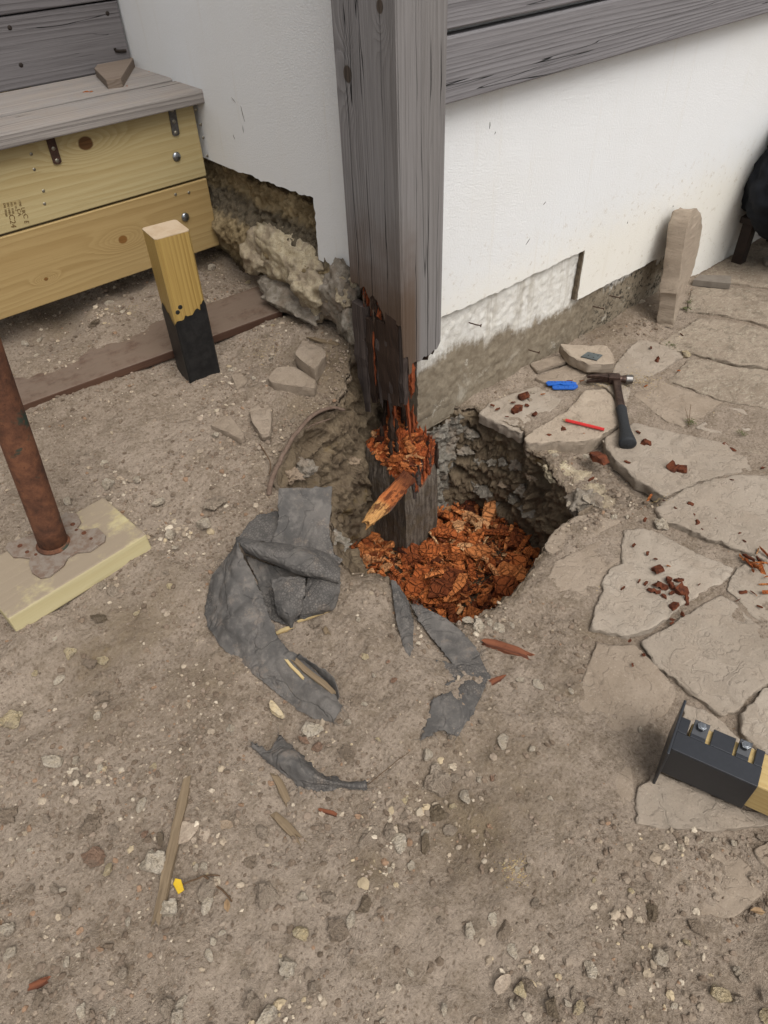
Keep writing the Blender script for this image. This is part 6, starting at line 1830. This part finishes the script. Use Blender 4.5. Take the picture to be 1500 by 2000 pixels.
def stone_label(px, py, s, cde):
    m = min(MARKS, key=lambda m: (m[0] - px) ** 2 + (m[1] - py) ** 2)
    size = 'large' if s >= 36 else 'middling' if s >= 24 else 'small' if s >= 16 else 'tiny'
    dx, dy = px - m[0], py - m[1]
    d = math.hypot(dx, dy)
    if d < 130: w = 'close to'
    elif abs(dx) > abs(dy): w = 'well right of' if dx > 0 else 'well left of'
    else: w = 'well below' if dy > 0 else 'well above'
    if d >= 130 and d < 260: w = w.replace('well ', '')
    if d < 130:
        w = ('just ' + ('right of' if dx > 0 else 'left of')) if abs(dx) > abs(dy) else ('just ' + ('below' if dy > 0 else 'above'))
    return f'{size} {CODE[cde][1]} stone in the dirt {w} {m[2]}'
SPECIAL = {(855, 1524): 'big flat angular grey stone in the dirt below the torn membrane strip', (856, 1524): 'big flat angular grey stone in the dirt below the torn membrane strip',
           (1406, 1944): 'big yellowish pitted flint in the lower right of the dirt', (298, 1684): 'large white rounded chalk stone beside the long stick', (520, 1752): 'angular grey stone with a sharp point, right of the long stick',
           (420, 986): 'large flat grey-brown stone between the timber pad and the membrane', (194, 1208): 'dark mossy brown stone just in front of the timber pad', (722, 1636): 'large rough grey lump at the left end of the stone cluster',
           (780, 1646): 'white knobbly flint in the stone cluster', (712, 1770): 'dark brown round stone below the stone cluster', (590, 1826): 'yellowish double-lobed flint in the lower middle of the dirt'}
labels = [SPECIAL.get((int(a), int(b_)), stone_label(a, b_, c, d)) for a, b_, c, d in _parsed]
for (px, py, s, cde), lb in zip(_parsed, labels):
    p = G(px, py, 0)
    L = s / FOC * np.linalg.norm(p - CAM) * .52
    o = link('pebble', random.choice(ROCKS[cde]), None, None, p + np.array([0, 0, .0005 + L * .08]))
    o.scale = (L * random.uniform(.9, 1.1), L * random.uniform(.9, 1.1), L * random.uniform(.85, 1.2))
    o.rotation_euler = (random.gauss(0, .15), random.gauss(0, .15), random.uniform(0, 6.28))
    tag(o, lb, 'stone', None)
    _used.setdefault(lb, []).append(o)
for lb, os_ in _used.items():
    if len(os_) > 1:
        for o in os_: o['group'] = lb.replace('stone', 'stones')
def flat_stone(px, zt_, th, mat, label, seed, name='flat_stone', cat='stone', lift=0):
    h = float(np.mean([G(a, c)[2] for a, c in px])) + zt_
    return loose_slab(name, px, h, th, MAT[mat], label, cat, seed, .002)
flat_stone([(575, 690), (592, 664), (632, 680), (636, 694), (614, 722), (584, 700)], .028, .04, 'flag_dusty', 'angular grey rock lying on the soil left of the post', 31)
flat_stone([(522, 738), (540, 716), (575, 716), (618, 742), (614, 758), (570, 752), (530, 746)], .018, .03, 'flag_dusty', 'long flat grey rock between the stub and the post', 32)
flat_stone([(486, 800), (524, 782), (531, 806), (528, 846), (510, 850), (494, 826)], .014, .02, 'flag_dusty', 'flat pale slab of stone left of the arched root', 33)
flat_stone([(410, 830), (444, 806), (480, 850), (470, 858), (442, 844)], .012, .02, 'flag_dusty', 'buried grey stone with a sharp edge in front of the black-footed stub', 34)
flat_stone([(451, 733), (470, 726), (484, 744), (462, 763), (458, 748)], .008, .006, 'flag_dusty', 'small brown slate flake beside the black-footed stub', 35)
flat_stone([(352, 1602), (392, 1612), (370, 1640), (346, 1652)], .005, .006, 'st_grey', 'flat grey slate flake touching the long stick', 36)
flat_stone([(392, 1600), (412, 1598), (408, 1642), (388, 1640)], .004, .006, 'st_grey', 'narrow grey slate flake right of the long stick', 37)
flat_stone([(414, 1607), (452, 1600), (456, 1616), (416, 1625)], .006, .008, 'st_brown', 'flat brown brick-shaped flake right of the long stick', 38)
flat_stone([(968, 1912), (1000, 1896), (1002, 1918), (975, 1948), (960, 1930)], .006, .007, 'st_grey', 'flat greenish grey slate near the bottom of the dirt', 39)
flat_stone([(526, 1362), (534, 1368), (556, 1396), (552, 1402), (524, 1384)], .008, .008, 'st_yellow', 'pale yellow pointed stone chip below the membrane tail', 40)
b = MB(); c = G(348, 1730, .006)
b.prism([c + np.array(v) for v in ((-.006, -.010, 0), (.004, -.012, .002), (.008, .004, .004), (.002, .012, .003), (-.005, .008, 0))], (0, 0, -.004))
MAT['yellow'] = m_simple('yellow_scrap', sr(238, 196, 40), sr(220, 176, 40), .6, 0, 60)
tag(b.build('yellow_scrap', MAT['yellow'], bevel=.001), 'bright yellow scrap beside the long stick', 'scrap')
MAT['leafm'] = m_simple('dry_leaf', sr(170, 140, 104), sr(140, 110, 80), .85, 0, 90)
def leaf(px, py, s, label):
    c = G(px, py, .006); a = random.uniform(0, 6.28); d = np.array([math.cos(a), math.sin(a), 0]); sd_ = np.array([-d[1], d[0], 0])
    b = MB(); L = s
    P = [c - d * L * .5, c - d * L * .2 + sd_ * L * .25 + [0, 0, .003], c + d * L * .2 + sd_ * L * .2 + [0, 0, .004], c + d * L * .5, c + d * L * .2 - sd_ * L * .2 + [0, 0, .003], c - d * L * .2 - sd_ * L * .24 + [0, 0, .002]]
    b.add(P + [p - np.array([0, 0, .0008]) for p in P], [(0, 5, 4, 3), (0, 3, 2, 1), (6, 9, 10, 11), (6, 7, 8, 9)])
    tag(b.build('dry_leaf', MAT['leafm']), label, 'leaf')
leaf(1480, 1780, .022, 'curled dry leaf near the right edge of the dirt'); leaf(444, 1768, .020, 'small dry brown leaf beside the bent twig')

# ------------------------------------------------------------------ gravel and grit (nobody could count it)
def scatter():
    """random picture directions over the dirt, so the grit is as dense as it is seen near by"""
    pts = []
    return pts
def grit(name, n, sz, sub, seed, label, region, pal):
    r_ = np.random.default_rng(seed)
    mul = 14 if name == 'pale_gravel' else 4
    x = r_.uniform(-1.75, 2.2, n * mul); y = r_.uniform(-1.25, 1.0, n * mul)
    keep = region(x, y, r_)
    x, y = x[keep][:n], y[keep][:n]; n = len(x)
    h, _ = micro(x, y); z = H(x, y) + h
    if sub is None:
        V0 = np.array([(1, 0, 0), (-1, 0, 0), (0, 1, 0), (0, -1, 0), (0, 0, 1), (0, 0, -1)], float)
        F0 = np.array([(0, 2, 4), (2, 1, 4), (1, 3, 4), (3, 0, 4), (2, 0, 5), (1, 2, 5), (3, 1, 5), (0, 3, 5)])
    else: V0, F0 = ICO[sub]
    s = sz[0] * (sz[1] / sz[0]) ** (r_.random(n) ** 2.2)
    a = r_.uniform(0, 6.283, n); sc = np.stack([np.ones(n), r_.uniform(.5, 1, n), r_.uniform(.35, .85, n)], 1)
    V = V0[None] * r_.uniform(.62, 1.15, (n, len(V0), 1)) * sc[:, None, :] * s[:, None, None]
    ca, sa = np.cos(a)[:, None], np.sin(a)[:, None]
    X = V[..., 0] * ca - V[..., 1] * sa; Y = V[..., 0] * sa + V[..., 1] * ca
    V = np.stack([X + x[:, None], Y + y[:, None], V[..., 2] + z[:, None] + .18 * s[:, None]], 2).reshape(-1, 3)
    F = (F0[None] + (np.arange(n) * len(V0))[:, None, None]).reshape(-1, 3)
    me = mesh_np(name, V, F, smooth=False)
    pal = np.array(pal); ci = r_.integers(0, len(pal), n)
    c = np.clip(pal[ci] * r_.uniform(.8, 1.15, (n, 1)), 0, 1)
    attr_c(me, 'Col', np.repeat(c, len(V0), 0))
    return tag(link(name, me, MAT['gravel']), label, 'gravel', kind='stuff')
def nohole(x, y):
    d = np.stack([x, y], 1) - PIT_C; th = np.arctan2(d[:, 1], d[:, 0]); return np.hypot(d[:, 0], d[:, 1]) > rim_r(th) + .006
def dirt_region(x, y, r_):
    pd = sdist(PATIO, x, y)
    cl = .5 + .5 * fbm(np.stack([x, y, 0 * x], 1), 4.5, 3, 171) * 1.5
    dist = np.hypot(x + 1.0, y + 1.1)
    return nohole(x, y) & (pd > -.01) & (r_.random(len(x)) < np.clip(cl, .12, 1)) & ~((x > -.01) & (y > -.01)) & (dist < 2.6) & (y < 1.2)
def joint_region(x, y, r_):
    pd = sdist(PATIO, x, y)
    return nohole(x, y) & (pd < .02) & ~((x > -.01) & (y > .004)) & (r_.random(len(x)) < .8)
PAL = [srw(172, 157, 137), sr(178, 160, 140), sr(156, 136, 116), sr(138, 120, 102), srw(186, 172, 152), sr(166, 149, 130), sr(176, 158, 138), srw(160, 145, 126), sr(120, 104, 88), sr(150, 132, 114), srw(168, 152, 130), sr(174, 140, 112), sr(165, 147, 128), sr(182, 165, 146)]
grit('fine_gravel', 26000, (.0011, .0042), None, 3, 'fine grit strewn over the trampled dirt', dirt_region, PAL)
grit('coarse_gravel', 5200, (.0028, .0080), 1, 4, 'small gravel scattered over the trampled dirt', dirt_region, PAL)
CL = [(250, 960, .05), (330, 1040, .06), (210, 1150, .04), (170, 1520, .05), (120, 1500, .04), (760, 1640, .06), (830, 1580, .06), (870, 1520, .05), (740, 1720, .04), (460, 740, .05), (560, 640, .05), (440, 800, .05),
      (210, 620, .06), (390, 1690, .05), (300, 1660, .04), (1010, 1900, .06), (1280, 1890, .05), (1300, 1650, .05), (1140, 930, .05), (1210, 970, .05), (1000, 780, .05), (940, 1220, .035), (620, 1440, .04), (560, 1960, .05), (1220, 1800, .06)]
CLP = [(G(a, c), r) for a, c, r in CL]
def cluster_region(x, y, r_):
    w = np.zeros(len(x))
    for p, r in CLP: w = np.maximum(w, np.exp(-((x - p[0]) ** 2 + (y - p[1]) ** 2) / (r * r)))
    return (r_.random(len(x)) < w ** 1.3) & nohole(x, y) & ~((x > -.01) & (y > -.01))
PALW = [srw(186, 171, 149), srw(172, 156, 135), srw(160, 144, 124), srw(200, 186, 165), sr(170, 153, 134), sr(188, 170, 150), srw(182, 164, 134)]
grit('pale_gravel', 2600, (.0028, .0105), 1, 8, 'clusters of pale gravel on the dirt', cluster_region, PALW)
PALC = [sr(158, 139, 121), sr(150, 131, 113), sr(166, 147, 129), sr(140, 121, 103), sr(146, 128, 110), sr(130, 112, 95)]
grit('dirt_clods', 9000, (.0022, .0075), 1, 7, 'crumbly clods of dry earth on the trampled dirt', dirt_region, PALC)
grit('joint_grit', 9000, (.0009, .0030), None, 5, 'grit in the joints and on the paving stones', joint_region, PAL + [sr(206, 184, 140)])
def dust_pile(px, py, r, n, pal, label, seed, sz=(.0008, .0026)):
    c = G(px, py)
    def reg(x, y, r_): return np.exp(-((x - c[0]) ** 2 + (y - c[1]) ** 2) / (r * r)) > r_.random(len(x))
    r_ = np.random.default_rng(seed)
    x = r_.normal(c[0], r * .6, n); y = r_.normal(c[1], r * .6, n)
    V0, F0 = np.array([(1, 0, 0), (-1, 0, 0), (0, .5, 0), (0, -.5, 0), (0, 0, .5), (0, 0, -.5)], float), np.array([(0, 2, 4), (2, 1, 4), (1, 3, 4), (3, 0, 4), (2, 0, 5), (1, 2, 5), (3, 1, 5), (0, 3, 5)])
    h, ins = micro(x, y); z = H(x, y) + h + np.where(ins > .5, .0125, 0)
    s = r_.uniform(*sz, n); a = r_.uniform(0, 6.28, n)
    V = V0[None] * s[:, None, None]; ca, sa = np.cos(a)[:, None], np.sin(a)[:, None]
    X = V[..., 0] * ca - V[..., 1] * sa; Y = V[..., 0] * sa + V[..., 1] * ca
    V = np.stack([X + x[:, None], Y + y[:, None], V[..., 2] + z[:, None]], 2).reshape(-1, 3)
    F = (F0[None] + (np.arange(n) * 6)[:, None, None]).reshape(-1, 3)
    me = mesh_np('sawdust', V, F, smooth=False); pal = np.array(pal)
    attr_c(me, 'Col', np.repeat(pal[r_.integers(0, len(pal), n)], 6, 0))
    tag(link('sawdust', me, MAT['gravel']), label, 'sawdust', kind='stuff')
SAW = [sr(216, 192, 140), sr(206, 178, 122), sr(190, 160, 110), sr(224, 206, 164)]
for i, (px, py, r, n, lb) in enumerate(((1250, 745, .05, 260, 'pale sawdust along the joint right of the hammer head'), (1185, 755, .035, 160, 'pale sawdust left of the hammer shaft'), (1145, 800, .03, 90, 'pale sawdust on the stone behind the red pencil'),
                                         (425, 500, .05, 160, 'sawdust on the dirt below the step risers'), (520, 680, .05, 200, 'sawdust on the soil between stub and post'), (1005, 1700, .02, 200, 'crumbled pale mortar spot in the dirt at lower right'),
                                         (1290, 970, .03, 70, 'orange crumbs at the tip of the large flagstone'), (250, 600, .05, 120, 'pale crumbs on the dirt under the steps'))):
    dust_pile(px, py, r, n, SAW, lb, 900 + i)

# small bits on the tread and marks on the wall
for (px, py, sz_) in ((174, 181, 16), (165, 178, 9), (40, 192, 7), (90, 186, 6), (256, 165, 7), (250, 170, 6), (292, 141, 7), (140, 150, 8)):
    o = link('wood_chip', CHIP_ME[random.choice([0, 3, 5, 6])], None, None, at(px, py, 2, z_t + .002)); L = sz_ / FOC * 2.2
    o.scale = (L, L, L); o.rotation_euler = rand_rot(.2).to_euler()
    tag(o, 'curled brown leaf scrap in the middle of the tread' if sz_ > 12 else 'tiny wood scrap on the weathered tread', 'wood chip', None if sz_ > 12 else 'scraps on the tread')
MAT['scuff'] = m_simple('wall_scuff', sr(120, 112, 100), sr(90, 84, 76), .9, 0, 300)
for (px, py, dx, dy) in ((956, 252, 1, 14), (966, 262, 2, 5), (1027, 478, 8, 12), (1061, 400, 5, 6), (1225, 437, 1, 4), (1314, 405, 1, 4)):
    p, q = at(px, py, 1, -.0048), at(px + dx, py - dy, 1, -.0048)
    b = MB(); b.tube([p, (p + q) / 2 + [.001, 0, 0], q], [.0004, .0009, .0004], 5); b.build('scuff_mark', MAT['scuff'], house)
for (px, py, dx, dy) in ((470, 206, 8, 32), (474, 245, 2, 14), (452, 190, 8, 10), (455, 262, 4, 10)):
    p, q = at(px, py, 0, -.0006), at(px + dx, py + dy, 0, -.0006)
    b = MB(); b.tube([p, (p + q) / 2 + [0, .001, 0], q], [.0003, .0008, .0003], 5); b.build('scuff_mark', MAT['scuff'], house)
